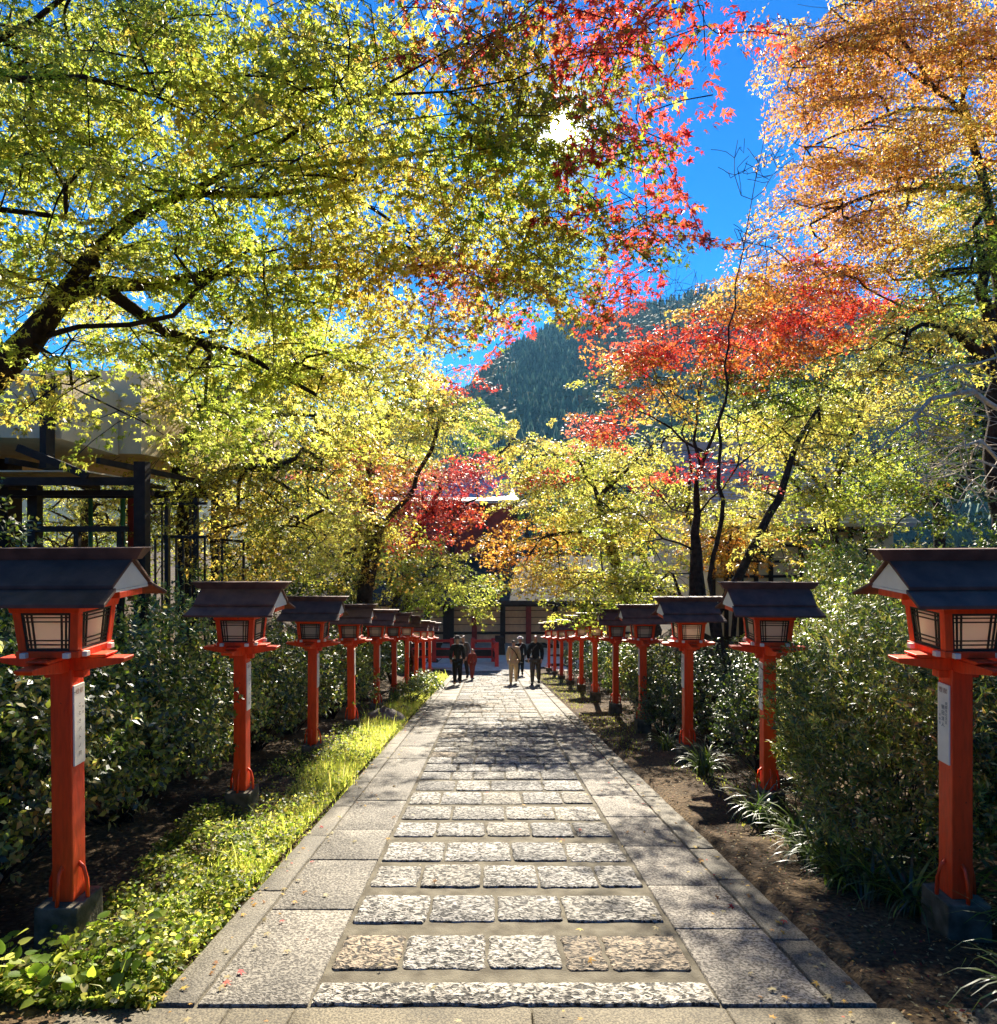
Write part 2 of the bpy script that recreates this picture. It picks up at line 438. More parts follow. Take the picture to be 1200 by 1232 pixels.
def make_tree(name, label, base, limbs, pads, leaf=.07, per=45, tpl=STAR3, spray=.55, r_trunk=.15, r_tip=.0035, bark='bark',
              seed=1, droop=.25, group=None, flat=.24, cat='tree', leafmat='leaf', hole=None, base_z=None, wander=.10, attach_up=True, taper=None):
    """limbs: polylines of (px, py, depth); pads: (px, py, rx, ry, depth, ddepth, sprays, mix)"""
    rng = np.random.default_rng(seed)
    if per: leaf *= .68; per = int(per * 1.6); r_tip *= 1.5
    bz = float(ground_z(base[0], base[1])) - .1 if base_z is None else base_z
    pos = [np.array([base[0], base[1], bz])]; par = [-1]; fixed = [0]
    def add_poly(pts, start):
        cur = start
        for a in pts:
            d = np.linalg.norm(a - pos[cur]); k = max(1, int(d / .3)); p0 = pos[cur].copy()
            for j in range(1, k + 1):
                q = p0 + (a - p0) * j / k
                if j < k: q = q + rng.normal(0, .02 + .012 * min(d, 3), 3) * (1 if k > 1 else 0)
                pos.append(q); par.append(cur); fixed.append(1); cur = len(pos) - 1
    for li, l in enumerate(limbs):
        pts = [at(*p) if len(p) == 3 else np.array(p[:3]) for p in l]
        if li == 0: add_poly(pts, 0)
        else:
            A = np.array(pos); add_poly(pts[1:] if len(pts) > 1 else pts, int(np.argmin(((A - pts[0]) ** 2).sum(1))))
    # sprays
    SP = []; SM = []
    for (cx, cy, rx, ry, d, dd, cov, mix) in pads:
        ns = max(2, int(round(cov * math.pi * rx * ry / (max(per, 8) * .22 * (leaf * F / d) ** 2))))
        u = norm(rng.normal(size=(ns, 3))) * (rng.random((ns, 1)) ** (1 / 2.2))
        dep = d + u[:, 1] * dd
        X = (cx + u[:, 0] * rx - 588) / F * dep; Z = EYE + (625 - (cy + u[:, 2] * ry)) / F * dep
        SP.append(np.stack([X, dep, Z], 1)); SM += [mix] * ns
    SP = np.concatenate(SP); A = np.array(pos)
    gz = ground_z(SP[:, 0], SP[:, 1]); SP[:, 2] = np.maximum(SP[:, 2], gz + .35)
    dist = np.sqrt(((SP[:, None, :] - A[None, ::2]) ** 2).sum(2)).min(1)
    order = np.argsort(dist)
    ends = np.zeros(len(SP), int); DIR = np.zeros_like(SP)
    cap = len(pos) + len(SP) * 8; buf = np.zeros((cap, 3)); buf[:len(pos)] = A; cnt = len(pos)
    for i in order:
        s = SP[i]
        dv = buf[:cnt] - s
        d2 = (dv ** 2).sum(1) * (1 + .8 * (dv[:, 2] > .15)) if attach_up else (dv ** 2).sum(1)
        j = int(np.argmin(d2)); a = buf[j].copy(); d = np.linalg.norm(s - a)
        dr = norm(s - a + rng.normal(0, .12, 3)) if d > 1e-3 else norm(rng.normal(size=3))
        DIR[i] = dr
        k = min(6, max(1, int(d / .28))); cur = j
        sag = rng.normal(0, wander, 3) * d; sag[2] += .10 * d
        for t in range(1, k + 1):
            f = t / k
            q = a + (s - a) * f + sag * math.sin(math.pi * f) * .8 + (rng.normal(0, .015, 3) if t < k else 0)
            pos.append(q); par.append(cur); fixed.append(0); buf[cnt] = q; cur = cnt; cnt += 1
        # the spray's own twig
        out = norm(dr * np.array([1, 1, .35]) + np.array([0, 0, -droop]) + rng.normal(0, .35, 3) * np.array([1, 1, .5]))
        DIR[i] = out
        q = s + out * spray * .9 + np.array([0, 0, -.06 * spray])
        pos.append(s + out * spray * .5); par.append(cur); fixed.append(0); buf[cnt] = pos[-1]; cur = cnt; cnt += 1
        pos.append(q); par.append(cur); fixed.append(0); buf[cnt] = q; cnt += 1
    n = len(pos); cntw = np.zeros(n)
    hasch = np.zeros(n, bool)
    for i in range(n):
        if par[i] >= 0: hasch[par[i]] = True
    cntw[~hasch] = 1
    for i in range(n - 1, 0, -1): cntw[par[i]] += cntw[i]
    e = math.log(r_trunk / r_tip) / math.log(max(cntw[0], 3))
    rad = r_tip * np.maximum(cntw, 1) ** e
    if taper:
        s_ = np.zeros(n)
        for i in range(1, n): s_[i] = s_[par[i]] + np.linalg.norm(pos[i] - pos[par[i]])
        rad = np.minimum(rad, np.maximum(r_tip, r_trunk * np.exp(-np.maximum(s_ - taper[0], 0) / taper[1])))
    root = empty(name, label, cat, (0, 0, 0), group)
    root.location = [float(v) for v in pos[0]]
    O = pos[0]
    # taper flare at the foot
    if True:
        rad[0] *= 1.5
    me = chain_tubes([p - O for p in pos], par, rad, 'trunk'); mesh_obj('trunk', me, MT[bark], root)
    if per:
        ns = len(SP); m = ns * per
        si = np.repeat(np.arange(ns), per)
        t = rng.random(m) ** .8; side = rng.uniform(-1, 1, m)
        D = DIR[si]
        up = norm(np.array([0, 0, 1.]) + rng.normal(0, flat, (ns, 3)))[si]
        Sd = norm(np.cross(up, D)); up2 = np.cross(D, Sd)
        wid = spray * (.75 - .45 * t)
        sc = leaf * rng.uniform(.5, 1.3, m)
        Pp = SP[si] + D * (t * spray * 1.05)[:, None] + Sd * (side * wid)[:, None] + up2 * rng.normal(0, spray * .045, m)[:, None]
        Pp[:, 2] -= spray * .25 * (t ** 2 + side ** 2 * .6) * (droop + .3)
        tip = norm(D * .8 + Sd * (side * .9)[:, None] + rng.normal(0, .45, (m, 3)) + np.array([0, 0, -.35]))
        nn = norm(up2 + rng.normal(0, .48, (m, 3)))
        Cl = np.zeros((m, 3))
        for s_i, mx in enumerate(SM):
            sl = slice(s_i * per, (s_i + 1) * per)
            main = palette_pick(mx, 1, rng)[0]
            cc = palette_pick(mx, per, rng)
            Cl[sl] = main * .62 + cc * .38
        Cl *= rng.uniform(.48, 1.4, (m, 1)) * rng.uniform(.72, 1.2, ns)[si][:, None]
        keep = np.ones(m, bool)
        if hole is not None:
            for (hx, hy, ra, rb) in hole:
                qx = 588 + Pp[:, 0] / Pp[:, 1] * F; qy = 625 - (Pp[:, 2] - EYE) / Pp[:, 1] * F
                keep &= (((qx - hx) / ra) ** 2 + ((qy - hy) / rb) ** 2 > 1) | (rng.random(m) < .08)
        keep &= Pp[:, 1] > 1.6
        me = leaves_mesh('crown', (Pp - O)[keep], tip[keep], nn[keep], sc[keep], Cl[keep], tpl)
        mesh_obj('crown', me, MT[leafmat], root)
    return root


def make_bush(name, label, x, y, rx, ry, h, shoots, per, leaf, mix, seed, tpl=OVAL, group=None, cat='shrub', z0=None, spread=.75, lump=.18, up=.35, low=.0, dim=1.0):
    rng = np.random.default_rng(seed)
    gz = float(ground_z(x, y)) - .03 if z0 is None else z0
    root = empty(name, label, cat, (x, y, gz), group)
    u = norm(rng.normal(size=(shoots, 3))); u[:, 2] = np.abs(u[:, 2]) * 1.0 - low
    u = norm(u)
    r = rng.uniform(.42, 1.0, shoots) ** .5
    ph = np.arctan2(u[:, 1], u[:, 0])
    lm = 1 + lump * vnoise(ph * 2.2 + 9, u[:, 2] * 3 + seed, seed) + lump * .7 * vnoise(ph * 5 + 3, u[:, 2] * 7, seed + 5)
    c = u * (r * lm)[:, None] * np.array([rx, ry, h * .62])
    c[:, 2] += h * .40
    c[:, 2] = np.maximum(c[:, 2], .03)
    D = norm(u * np.array([1, 1, .8]) + np.array([0, 0, up]) + rng.normal(0, .35, (shoots, 3)))
    m = shoots * per; si = np.repeat(np.arange(shoots), per)
    a = rng.uniform(0, 2 * np.pi, m)
    e1 = norm(np.cross(D, np.array([.2, .3, 1.0]))); e2 = np.cross(D, e1)
    rd = np.cos(a)[:, None] * e1[si] + np.sin(a)[:, None] * e2[si]
    tip = norm(D[si] * rng.uniform(.15, .9, m)[:, None] + rd * spread + rng.normal(0, .15, (m, 3)))
    P = c[si] + D[si] * rng.uniform(-.7, .7, m)[:, None] * leaf * 1.2
    nn = norm(D[si] + rng.normal(0, .25, (m, 3)) + np.array([0, 0, .3]))
    C = palette_pick(mix, m, rng) * rng.uniform(.35, .75, (m, 1)) * dim * rng.uniform(.7, 1.2, shoots)[si][:, None]
    mesh_obj('foliage', leaves_mesh('foliage', P, tip, nn, leaf * rng.uniform(.7, 1.2, m), C, tpl), MT['bushleaf'], root)
    mb = MB()
    for k in rng.choice(shoots, min(shoots, 26), replace=False):
        e = c[k]; b = np.array([rng.normal(0, .06 * rx), rng.normal(0, .06 * ry), 0])
        mid = b * .4 + e * .6 * np.array([.8, .8, .75]); mid[2] = max(mid[2], .05)
        mb.tube([b, mid, b + (e - b) * .8], [.012, .007, .003], 4)
    mb.build('stems', MT['bark'], root)
    return root


# ================================================================== SETTING
# ground: one sheet, fine near the path
def axis(lo, hi, fine_lo, fine_hi, step, grow=1.18):
    a = list(np.arange(fine_lo, fine_hi + 1e-6, step)); s = step
    x = fine_hi
    while x < hi: s *= grow; x += s; a.append(x)
    x = fine_lo; s = step
    while x > lo: s *= grow; x -= s; a.insert(0, x)
    return np.array(a)


gx = axis(-900, 900, -6.5, 7.0, .12); gy = axis(-60, 1600, -2, 30, .2)
GX, GY = np.meshgrid(gx, gy); GZ = ground_z(GX, GY)
nx, ny = len(gx), len(gy)
ii = (np.arange(ny - 1)[:, None] * nx + np.arange(nx - 1)[None]).ravel()
me = raw_mesh('ground', np.stack([GX.ravel(), GY.ravel(), GZ.ravel()], 1), np.stack([ii, ii + 1, ii + nx + 1, ii + nx], 1).ravel(), np.full(len(ii), 4), smooth=True)
setp(mesh_obj('ground', me, MT['soil']), kind='structure')

# ---- the stone path
XL, XR = -.826, 1.074


def slab_geo(V, Fc, C, x0, x1, y0, y1, top, thick, col, rnd=.02, jit=.004, rng=RNG, bevel=.008):
    """one stone: wobbly outline, rounded top edge, on the sloping path plane"""
    nseg = 5
    pts = []
    r = min(rnd, (x1 - x0) / 3, (y1 - y0) / 3)
    cs = [(x1 - r, y1 - r, 0), (x0 + r, y1 - r, 90), (x0 + r, y0 + r, 180), (x1 - r, y0 + r, 270)]
    for cx, cy, a0 in cs:
        for k in range(3):
            a = math.radians(a0 + 45 * k); pts.append((cx + r * math.cos(a), cy + r * math.sin(a)))
    full = []
    for i in range(len(pts)):
        a = np.array(pts[i]); b = np.array(pts[(i + 1) % len(pts)]); full.append(a)
        L = np.linalg.norm(b - a)
        for t in range(1, int(L / .07) + 1):
            q = a + (b - a) * t / (int(L / .07) + 1); full.append(q)
    full = np.array(full); cen = full.mean(0)
    full = full + rng.normal(0, jit, full.shape)
    n = len(full); b0 = len(V)
    inn = cen + (full - cen) * (1 - bevel * 2 / np.maximum(np.abs(full - cen).max(0), .05))
    for q, dz in [(full, -thick), (full, -bevel), (inn, 0)]:
        for p in q: V.append((p[0], p[1], float(zp(p[1])) + top + dz))
    for k in range(2):
        for i in range(n):
            Fc.append((b0 + k * n + i, b0 + k * n + (i + 1) % n, b0 + (k + 1) * n + (i + 1) % n, b0 + (k + 1) * n + i)); C.append(col)
    Fc.append(tuple(b0 + 2 * n + i for i in range(n))); C.append(col)


def stones_mesh(name, V, Fc, C, mat, parent):
    L = [i for f in Fc for i in f]; sz = [len(f) for f in Fc]
    cc = np.ones((len(C), 4)); cc[:, :3] = np.array(C)
    me = raw_mesh(name, V, L, sz, col=cc, colname='stonecol')
    return mesh_obj(name, me, mat, parent)


path = bpy.data.objects.new('path', None); COL.objects.link(path); setp(path, kind='structure')
# mortar bed
mb = MB()
ys = np.arange(3.18, 31.01, .5)
for a, b in zip(ys[:-1], ys[1:]):
    mb.frust([(-1.55, a, zp(a) - .09), (1.81, a, zp(a) - .09), (1.81, b, zp(b) - .09), (-1.55, b, zp(b) - .09)],
             [(-1.55, a, zp(a) - .007), (1.81, a, zp(a) - .007), (1.81, b, zp(b) - .007), (-1.55, b, zp(b) - .007)])
mb.build('mortar_bed', MT['mortar'], path)
V, Fc, C = [], [], []
rows = [(3.235, 3.44), (3.577, 3.99), (4.16, 4.58), (4.73, 5.17), (5.26, 5.74), (5.90, 6.34), (6.43, 6.92), (7.02, 7.53), (7.62, 8.11)]
y = 8.19
while y < 30.6:
    h = random.uniform(.40, .5); rows.append((y, y + h)); y += h + random.uniform(.03, .07)
for i, (a, b) in enumerate(rows):
    if i == 0:
        cuts = [XL - .02, XR + .02]
    else:
        k = random.choice([4, 5, 5, 6]); w = np.array([random.uniform(.75, 1.3) for _ in range(k)]); w = np.cumsum(w) / w.sum()
        cuts = [XL] + [XL + (XR - XL) * t for t in w]
        seen = {1: (.19, .43, .645, .77), 2: (.24, .46, .68), 3: (.18, .41, .62, .84), 4: (.25, .53, .76), 5: (.19, .42, .63, .83), 6: (.25, .52, .77), 7: (.17, .40, .62, .84)}
        if i in seen: cuts = [XL] + [XL + (XR - XL) * t for t in seen[i]] + [XR]
    for c0, c1 in zip(cuts[:-1], cuts[1:]):
        t = random.uniform(.66, 1.12); tint = random.random() ** 1.3
        col = (t, t * (1 - .05 * tint), t * (1 - .16 * tint))
        if random.random() < .08: col = (t * .85, t * .70, t * .52)
        g = .010
        dy0, dy1 = random.uniform(-.012, .02), random.uniform(-.02, .012)
        slab_geo(V, Fc, C, c0 + g, c1 - g, a + (dy0 if i else 0), b + (dy1 if i else 0), .003 + random.uniform(-.004, .005), .05, col, rnd=.026 if i else .01, jit=.005, bevel=.006)
stones_mesh('step_stones', V, Fc, C, MT['stone'], path)
V, Fc, C = [], [], []
y = 3.22
lefts = [3.22, 4.33, 5.27, 6.07, 7.13, 8.28]
while lefts[-1] < 30: lefts.append(lefts[-1] + random.uniform(.9, 1.25))
for a, b in zip(lefts[:-1], lefts[1:]):
    t = random.uniform(.88, 1.08); t *= random.uniform(.8, 1.05); slab_geo(V, Fc, C, -1.365, XL - .022, a + .006, b - .006, .008 + random.uniform(-.003, .003), .06, (t, t * .98, t * .94), rnd=.008, jit=.0015, bevel=.0035)
rights = [3.22, 4.05, 4.75, 5.62, 6.5, 7.35]
while rights[-1] < 30: rights.append(rights[-1] + random.uniform(.8, 1.15))
for a, b in zip(rights[:-1], rights[1:]):
    t = random.uniform(.86, 1.1); slab_geo(V, Fc, C, XR + .024, 1.60, a + .006, b - .006, .008 + random.uniform(-.003, .003), .06, (t, t * .97, t * .95), rnd=.008, jit=.0015, bevel=.0035)
stones_mesh('edge_slabs', V, Fc, C, MT['slab'], path)
V, Fc, C = [], [], []
for (x0, x1) in ((-1.56, -1.378), (1.615, 1.82)):
    y = 3.22
    while y < 30.5:
        h = random.uniform(1.0, 1.6) if x0 < 0 else random.uniform(.6, 1.1)
        t = random.uniform(.8, 1.05); slab_geo(V, Fc, C, x0, x1, y + .006, y + h - .004, .012 + random.uniform(-.003, .004), .07, (t, t * .98, t * .93), rnd=.008, jit=.0025, bevel=.0035); y += h
stones_mesh('kerb_stones', V, Fc, C, MT['kerb'], path)
# concrete landing nearest the camera, in cracked bays
V, Fc, C = [], [], []
cx = [-1.95, -1.2, -.9, .2, 1.1, 1.9, 2.5]
for a, b in zip(cx[:-1], cx[1:]):
    t = random.uniform(.9, 1.0); slab_geo(V, Fc, C, a + .002, b - .002, 2.2, 3.205, .004, .2, (t * .8, t * .74, t * .6), rnd=.01, jit=.001, bevel=.004)
stones_mesh('landing_slabs', V, Fc, C, MT['kerb'], path)
V, Fc, C = [], [], []
slab_geo(V, Fc, C, -3.2, 3.2, .4, 2.18, -.004, .3, (1, .95, .85), rnd=.01, jit=.001)
stones_mesh('landing_floor', V, Fc, C, MT['kerb'], path)

# ---- terrace at the foot of the slope
tz = float(zp(31.0))
mb = MB().box(-9, 10, 31.02, 46, tz - .2, tz + .012)
setp(mb.build('terrace', MT['terrace']), kind='structure')

# ---- mountain
def ridge_px(x):
    return np.interp(x, [-800, 0, 300, 500, 560, 600, 650, 700, 760, 820, 900, 1000, 1070, 1200, 1700],
                     [600, 560, 520, 488, 462, 427, 402, 385, 372, 362, 352, 358, 368, 384, 470])


def mount_z(u, r):
    zr = EYE + (625 - ridge_px(588 + u * F)) / F * 520
    k = sstep(110, 520, r)
    nzs = 7 * vnoise(u * 9, r / 70, 11) + 3.5 * vnoise(u * 25, r / 30, 12)
    fall = 0
    k = k * (1 - sstep(540, 880, r))
    return -6 + (zr - 6) * k * (r / 520) ** .25 + nzs * k * (1 - .7 * np.exp(-((r - 520) / 50) ** 2)) - fall


uu = np.linspace(-1.7, 1.9, 150); rr = np.linspace(100, 900, 70)
U, R = np.meshgrid(uu, rr)
Z = mount_z(U, R)
ii = (np.arange(69)[:, None] * 150 + np.arange(149)[None]).ravel()
me = raw_mesh('mountain', np.stack([(U * R).ravel(), R.ravel(), Z.ravel()], 1), np.stack([ii, ii + 1, ii + 151, ii + 150], 1).ravel(), np.full(len(ii), 4), smooth=True)
MT['hill'] = simple('wooded_hill', (.035, .05, .02), (.02, .03, .014), .08, .95, .1)
setp(mesh_obj('mountain', me, MT['hill']), kind='structure')
# the far-off wood that covers it
rng = np.random.default_rng(21)
nt_ = 15000
u = rng.uniform(-.25, .80, nt_); r = rng.uniform(140 ** 1.5, 535 ** 1.5, nt_) ** (1 / 1.5)
X = u * r; Y = r; Zb = mount_z(u, r)
hgt = rng.uniform(6, 12, nt_) * (.55 + .45 * sstep(0, 60, 540 - r)); conif = vnoise(u * 12 + 3, r / 60, 31) + .35 * (.5 - sstep(150, 480, r)) + rng.normal(0, .25, nt_) > -.15
Vs = []; Ls = []; Cs = []; base = 0
ang = np.arange(7) * 2 * np.pi / 7
for i in range(nt_):
    c = rng.uniform(.7, 1.3)
    if conif[i]:
        h = hgt[i] * 1.15; w = h * .17; rings = [(0.12, 1.0), (.4, .72), (.7, .42)]
        for (zz, ww) in rings:
            a = ang + rng.uniform(0, 1)
            rad_ = w * ww * rng.uniform(.7, 1.25, 7)
            ring = np.stack([X[i] + rad_ * np.cos(a), Y[i] + rad_ * np.sin(a), np.full(7, Zb[i] + zz * h)], 1)
            Vs.append(ring); Vs.append(np.array([[X[i], Y[i], Zb[i] + h * min(1, zz + .42)]]))
            for k in range(7): Ls += [base + k, base + (k + 1) % 7, base + 7]
            col = np.array((.055, .12, .07)) * c; Cs += [col] * 7; base += 8
    else:
        h = hgt[i] * .62; w = h * .5
        col = (np.array((.07, .095, .03)) if rng.random() < .6 else (np.array((.24, .17, .04)) if rng.random() < .75 else np.array((.28, .11, .03)))) * c
        tops = []
        for zz, ww in ((.15, .8), (.55, 1.0), (.85, .62)):
            a = ang + rng.uniform(0, 1); rad_ = w * ww * rng.uniform(.65, 1.2, 7)
            Vs.append(np.stack([X[i] + rad_ * np.cos(a), Y[i] + rad_ * np.sin(a), Zb[i] + h * (zz + rng.uniform(-.08, .08, 7))], 1))
        Vs.append(np.array([[X[i], Y[i], Zb[i] + h]]))
        for t in range(2):
            for k in range(7):
                p, q = base + t * 7 + k, base + t * 7 + (k + 1) % 7
                Ls += [p, q, q + 7, p, q + 7, p + 7]; Cs += [col * rng.uniform(.8, 1.2)] * 2
        for k in range(7): Ls += [base + 14 + k, base + 14 + (k + 1) % 7, base + 21]; Cs.append(col)
        base += 22
cc = np.ones((len(Cs), 4)); cc[:, :3] = np.array(Cs)
me = raw_mesh('forest', np.concatenate(Vs), Ls, np.full(len(Cs), 3), col=cc)
MT['forest'] = leaf_mat('distant_foliage', .1, 1.0, .8, .2)
setp(mesh_obj('forest', me, MT['forest']), 'dark blue green wood of conifers and a few yellowing trees covering the mountain', 'forest', kind='stuff')


# ================================================================== LANTERNS
def text_mesh(cols):
    """cols: (string, u, z_top, size, vertical, line step) -> verts (u, z), faces"""
    V = []; Fs = []
    for (txt, u, zt, size, step) in cols:
        for i, ch in enumerate(txt):
            c = bpy.data.curves.new('t', 'FONT'); c.body = ch; c.size = size; c.align_x = 'CENTER'; c.resolution_u = 2
            o = bpy.data.objects.new('t', c); COL.objects.link(o)
            dg = bpy.context.evaluated_depsgraph_get(); me = bpy.data.meshes.new_from_object(o.evaluated_get(dg))
            n = len(V)
            du, dz = (0, -step * i) if step > 0 else (-step * i, 0)
            V += [(v.co.x + u + du, v.co.y + zt - size + dz) for v in me.vertices]
            Fs += [tuple(n + k for k in p.vertices) for p in me.polygons]
            bpy.data.objects.remove(o); bpy.data.curves.remove(c); bpy.data.meshes.remove(me)
    return V, Fs


def lettering(s, head, cols, parent):
    for nm, cc, mat in (('heading', head, 'redink'), ('writing', cols, 'ink')):
        V, Fs = text_mesh(cc)
        me = bpy.data.meshes.new(nm)
        me.from_pydata([(s * .0722, s * u, z) for u, z in V], [], Fs); me.update()
        mesh_obj(nm, me, MT[mat], parent)


def make_lantern(s, head, cols):
    root = empty('votive_lantern', 'x', 'lantern', (0, 0, 0))
    MB().frust([(-.13, -.13, -.35), (.13, -.13, -.35), (.13, .13, -.35), (-.13, .13, -.35)],
               [(-.122, -.122, .24), (.122, -.122, .24), (.122, .122, .24), (-.122, .122, .24)]).build('base', MT['basestone'], root, bevel=.008)
    MB().box(-.06, .06, -.06, .06, .24, 1.55).build('post', MT['vermilion'], root, bevel=.006)
    for (dx, dy) in ((1, 0), (-1, 0), (0, -1), (0, 1)):
        pts = [(dx * .052, dy * .052, .44), (dx * .085, dy * .085, .41), (dx * .103, dy * .103, .34), (dx * .108, dy * .108, .235)]
        MB().tube(pts, .011, 6).build('brace', MT['vermilion'], root, smooth=True)
    prof = [(-.36, 1.603), (-.345, 1.585), (-.12, 1.543), (.12, 1.543), (.345, 1.585), (.36, 1.603), (.36, 1.614), (-.36, 1.614)]
    MB().prism(prof, 1, -.052, .052).build('cross_arm', MT['vermilion'], root, bevel=.004)
    MB().prism([(a, z - .002) for a, z in prof], 0, -.05, .05).build('cross_arm', MT['vermilion'], root, bevel=.004)
    MB().prism([(-.26, 1.628), (-.24, 1.617), (.24, 1.617), (.26, 1.628), (.26, 1.636), (-.26, 1.636)], 1, -.06, .06).build('bolster', MT['vermilion'], root, bevel=.003)
    MB().prism([(-.26, 1.627), (-.24, 1.6165), (.24, 1.6165), (.26, 1.627), (.26, 1.635), (-.26, 1.635)], 0, -.058, .058).build('bolster', MT['vermilion'], root, bevel=.003)
    MB().box(-.115, .115, -.03, .03, 1.497, 1.538).build('bracket_block', MT['vermilion'], root, bevel=.004)
    # light box
    f = MB()
    def ring(h0, h1, z0, z1, w):
        for a in range(4):
            c, sn = round(math.cos(a * math.pi / 2)), round(math.sin(a * math.pi / 2))
            e = 0 if a % 2 == 0 else w
            def r(p): return (p[0] * c - p[1] * sn, p[0] * sn + p[1] * c, p[2])
            f.frust([r((-h0 + e, -h0, z0)), r((h0 - e, -h0, z0)), r((h0 - e, -h0 + w, z0)), r((-h0 + e, -h0 + w, z0))],
                    [r((-h1 + e, -h1, z1)), r((h1 - e, -h1, z1)), r((h1 - e, -h1 + w, z1)), r((-h1 + e, -h1 + w, z1))])
    ring(.172, .174, 1.637, 1.674, .05)
    ring(.192, .198, 1.886, 1.924, .05)
    for sx in (-1, 1):
        for sy in (-1, 1):
            w = .044
            def q(h, z):
                xs = sorted((sx * h, sx * (h - w))); ys_ = sorted((sy * h, sy * (h - w)))
                return [(xs[0], ys_[0], z), (xs[1], ys_[0], z), (xs[1], ys_[1], z), (xs[0], ys_[1], z)]
            f.frust(q(.164, 1.674), q(.183, 1.886))
    f.build('light_box', MT['vermilion'], root, bevel=.003)
    for a in (-.118, .118):
        for t in (-1, 1):
            MB().box(a - .017, a + .017, t * .184 - .014, t * .184 + .014, 1.639, 1.668).build('beam_end', MT['white'], root, bevel=.003)
            MB().box(t * .184 - .014, t * .184 + .014, a - .017, a + .017, 1.639, 1.668).build('beam_end', MT['white'], root, bevel=.003)
    # windows
    for a in range(4):
        c, sn = round(math.cos(a * math.pi / 2)), round(math.sin(a * math.pi / 2))
        def r(p): return (p[0] * c - p[1] * sn, p[0] * sn + p[1] * c, p[2])
        def pt(u, v, off): # u -1..1, v 0..1
            h = .121 + (.140 - .121) * v
            return r((u * h, -(.146 + (.165 - .146) * v) - off, 1.674 + .212 * v))
        pm = MB()
        pm.frust([pt(-1, 0, -.004), pt(1, 0, -.004), pt(1, 1, -.004), pt(-1, 1, -.004)], [pt(-1, 0, 0), pt(1, 0, 0), pt(1, 1, 0), pt(-1, 1, 0)])
        w = pm.build('window', MT['paper'], root)
        lm = MB()
        for u, th in ((-.955, .013), (.955, .013), (-.78, .0065), (-.60, .0065), (.60, .0065), (.78, .0065)):
            lm.bar(pt(u, .0, .007), pt(u, 1, .007), th, .010)
        for v, th in ((.035, .013), (.965, .013), (.16, .0065), (.27, .0065), (.76, .0065), (.87, .0065)):
            lm.bar(pt(-.99, v, .0085), pt(.99, v, .0085), .009, th)
        lm.build('lattice', MT['lattice'], w)
    # roof
    R_ = MB()
    for sg in (-1, 1):
        def panel(y0, z0, y1, z1, x0, x1, t):
            a = [(-x0, sg * y0, z0 - t), (x0, sg * y0, z0 - t), (x1, sg * y1, z1 - t), (-x1, sg * y1, z1 - t)]
            b = [(-x0, sg * y0, z0), (x0, sg * y0, z0), (x1, sg * y1, z1), (-x1, sg * y1, z1)]
            if sg < 0: a = [a[1], a[0], a[3], a[2]]; b = [b[1], b[0], b[3], b[2]]
            R_.frust(a, b)
        panel(.0, 2.185, .20, 2.036, .395, .385, .020)
        panel(.186, 2.020, .335, 1.950, .395, .415, .020)
    rf = R_.build('roof', MT['roof'], root, bevel=.003)
    MB().frust([(-.425, -.03, 2.165), (.425, -.03, 2.165), (.425, .03, 2.165), (-.425, .03, 2.165)],
               [(-.475, -.055, 2.232), (.475, -.055, 2.232), (.475, .055, 2.232), (-.475, .055, 2.232)]).build('ridge_cap', MT['roof'], rf, bevel=.003)
    for a, b in ((-.372, -.35), (.35, .372)):
        MB().prism([(-.197, 2.0065), (.197, 2.0065), (0, 2.163)], 0, a, b).build('gable', MT['white'], root)
    MB().box(-.374, .374, -.188, .188, 1.992, 2.005).build('gable_sill', MT['white'], root)
    MB().box(-.376, .376, -.12, .12, 1.956, 1.9915).build('roof_beam', MT['vermilion'], root, bevel=.003)
    MB().box(-.21, .21, -.21, .21, 1.925, 1.955).build('eave_plate', MT['vermilion'], root)
    sg_ = MB().box(min(s * .061, s * .071), max(s * .061, s * .071), -.049, .049, 1.00, 1.455).build('sign_panel', MT['white'], root, bevel=.002)
    lettering(s, head, cols, sg_)
    return root


def copy_tree(o, parent=None):
    c = o.copy(); COL.objects.link(c)
    if parent is not None: c.parent = parent
    for ch in list(o.children): copy_tree(ch, c)
    return c


HEAD = [('燈献', -.020, 1.44, .034, -.038)]
left_proto = make_lantern(1, HEAD, [('一', -.040, 1.435, .03, .03), ('こときパトノ同', .0, 1.355, .028, .046), ('有志', .03, 1.33, .016, .03)])
right_proto = make_lantern(-1, HEAD, [('京都市左京区', .028, 1.36, .020, .0215), ('鶴田清人', .0, 1.34, .028, .034), ('平安会', -.028, 1.28, .018, .022)])
LD = [3.94 + 2.70 * i for i in range(10)]
RD = [3.98 + 2.69 * i for i in range(11)]
LLAB = ['red lantern nearest on the left, concrete foot in sunlit weeds',
        'second red lantern on the left, behind the nearest one, its dark foot sunk in grass',
        'third red lantern on the left, brown roof, just before the mossy grass verge',
        'fourth red lantern on the left with a bluish roof, standing beside a low rock',
        'fifth red lantern of the left row, foot beside the small grey rock',
        'sixth red lantern of the left row, counted from the camera',
        'seventh red lantern of the left row, partly covered by the one before it',
        'eighth red lantern of the left row, small between its neighbours',
        'ninth red lantern of the left row, last but one before the terrace',
        'last and farthest red lantern of the left row, beside the terrace']
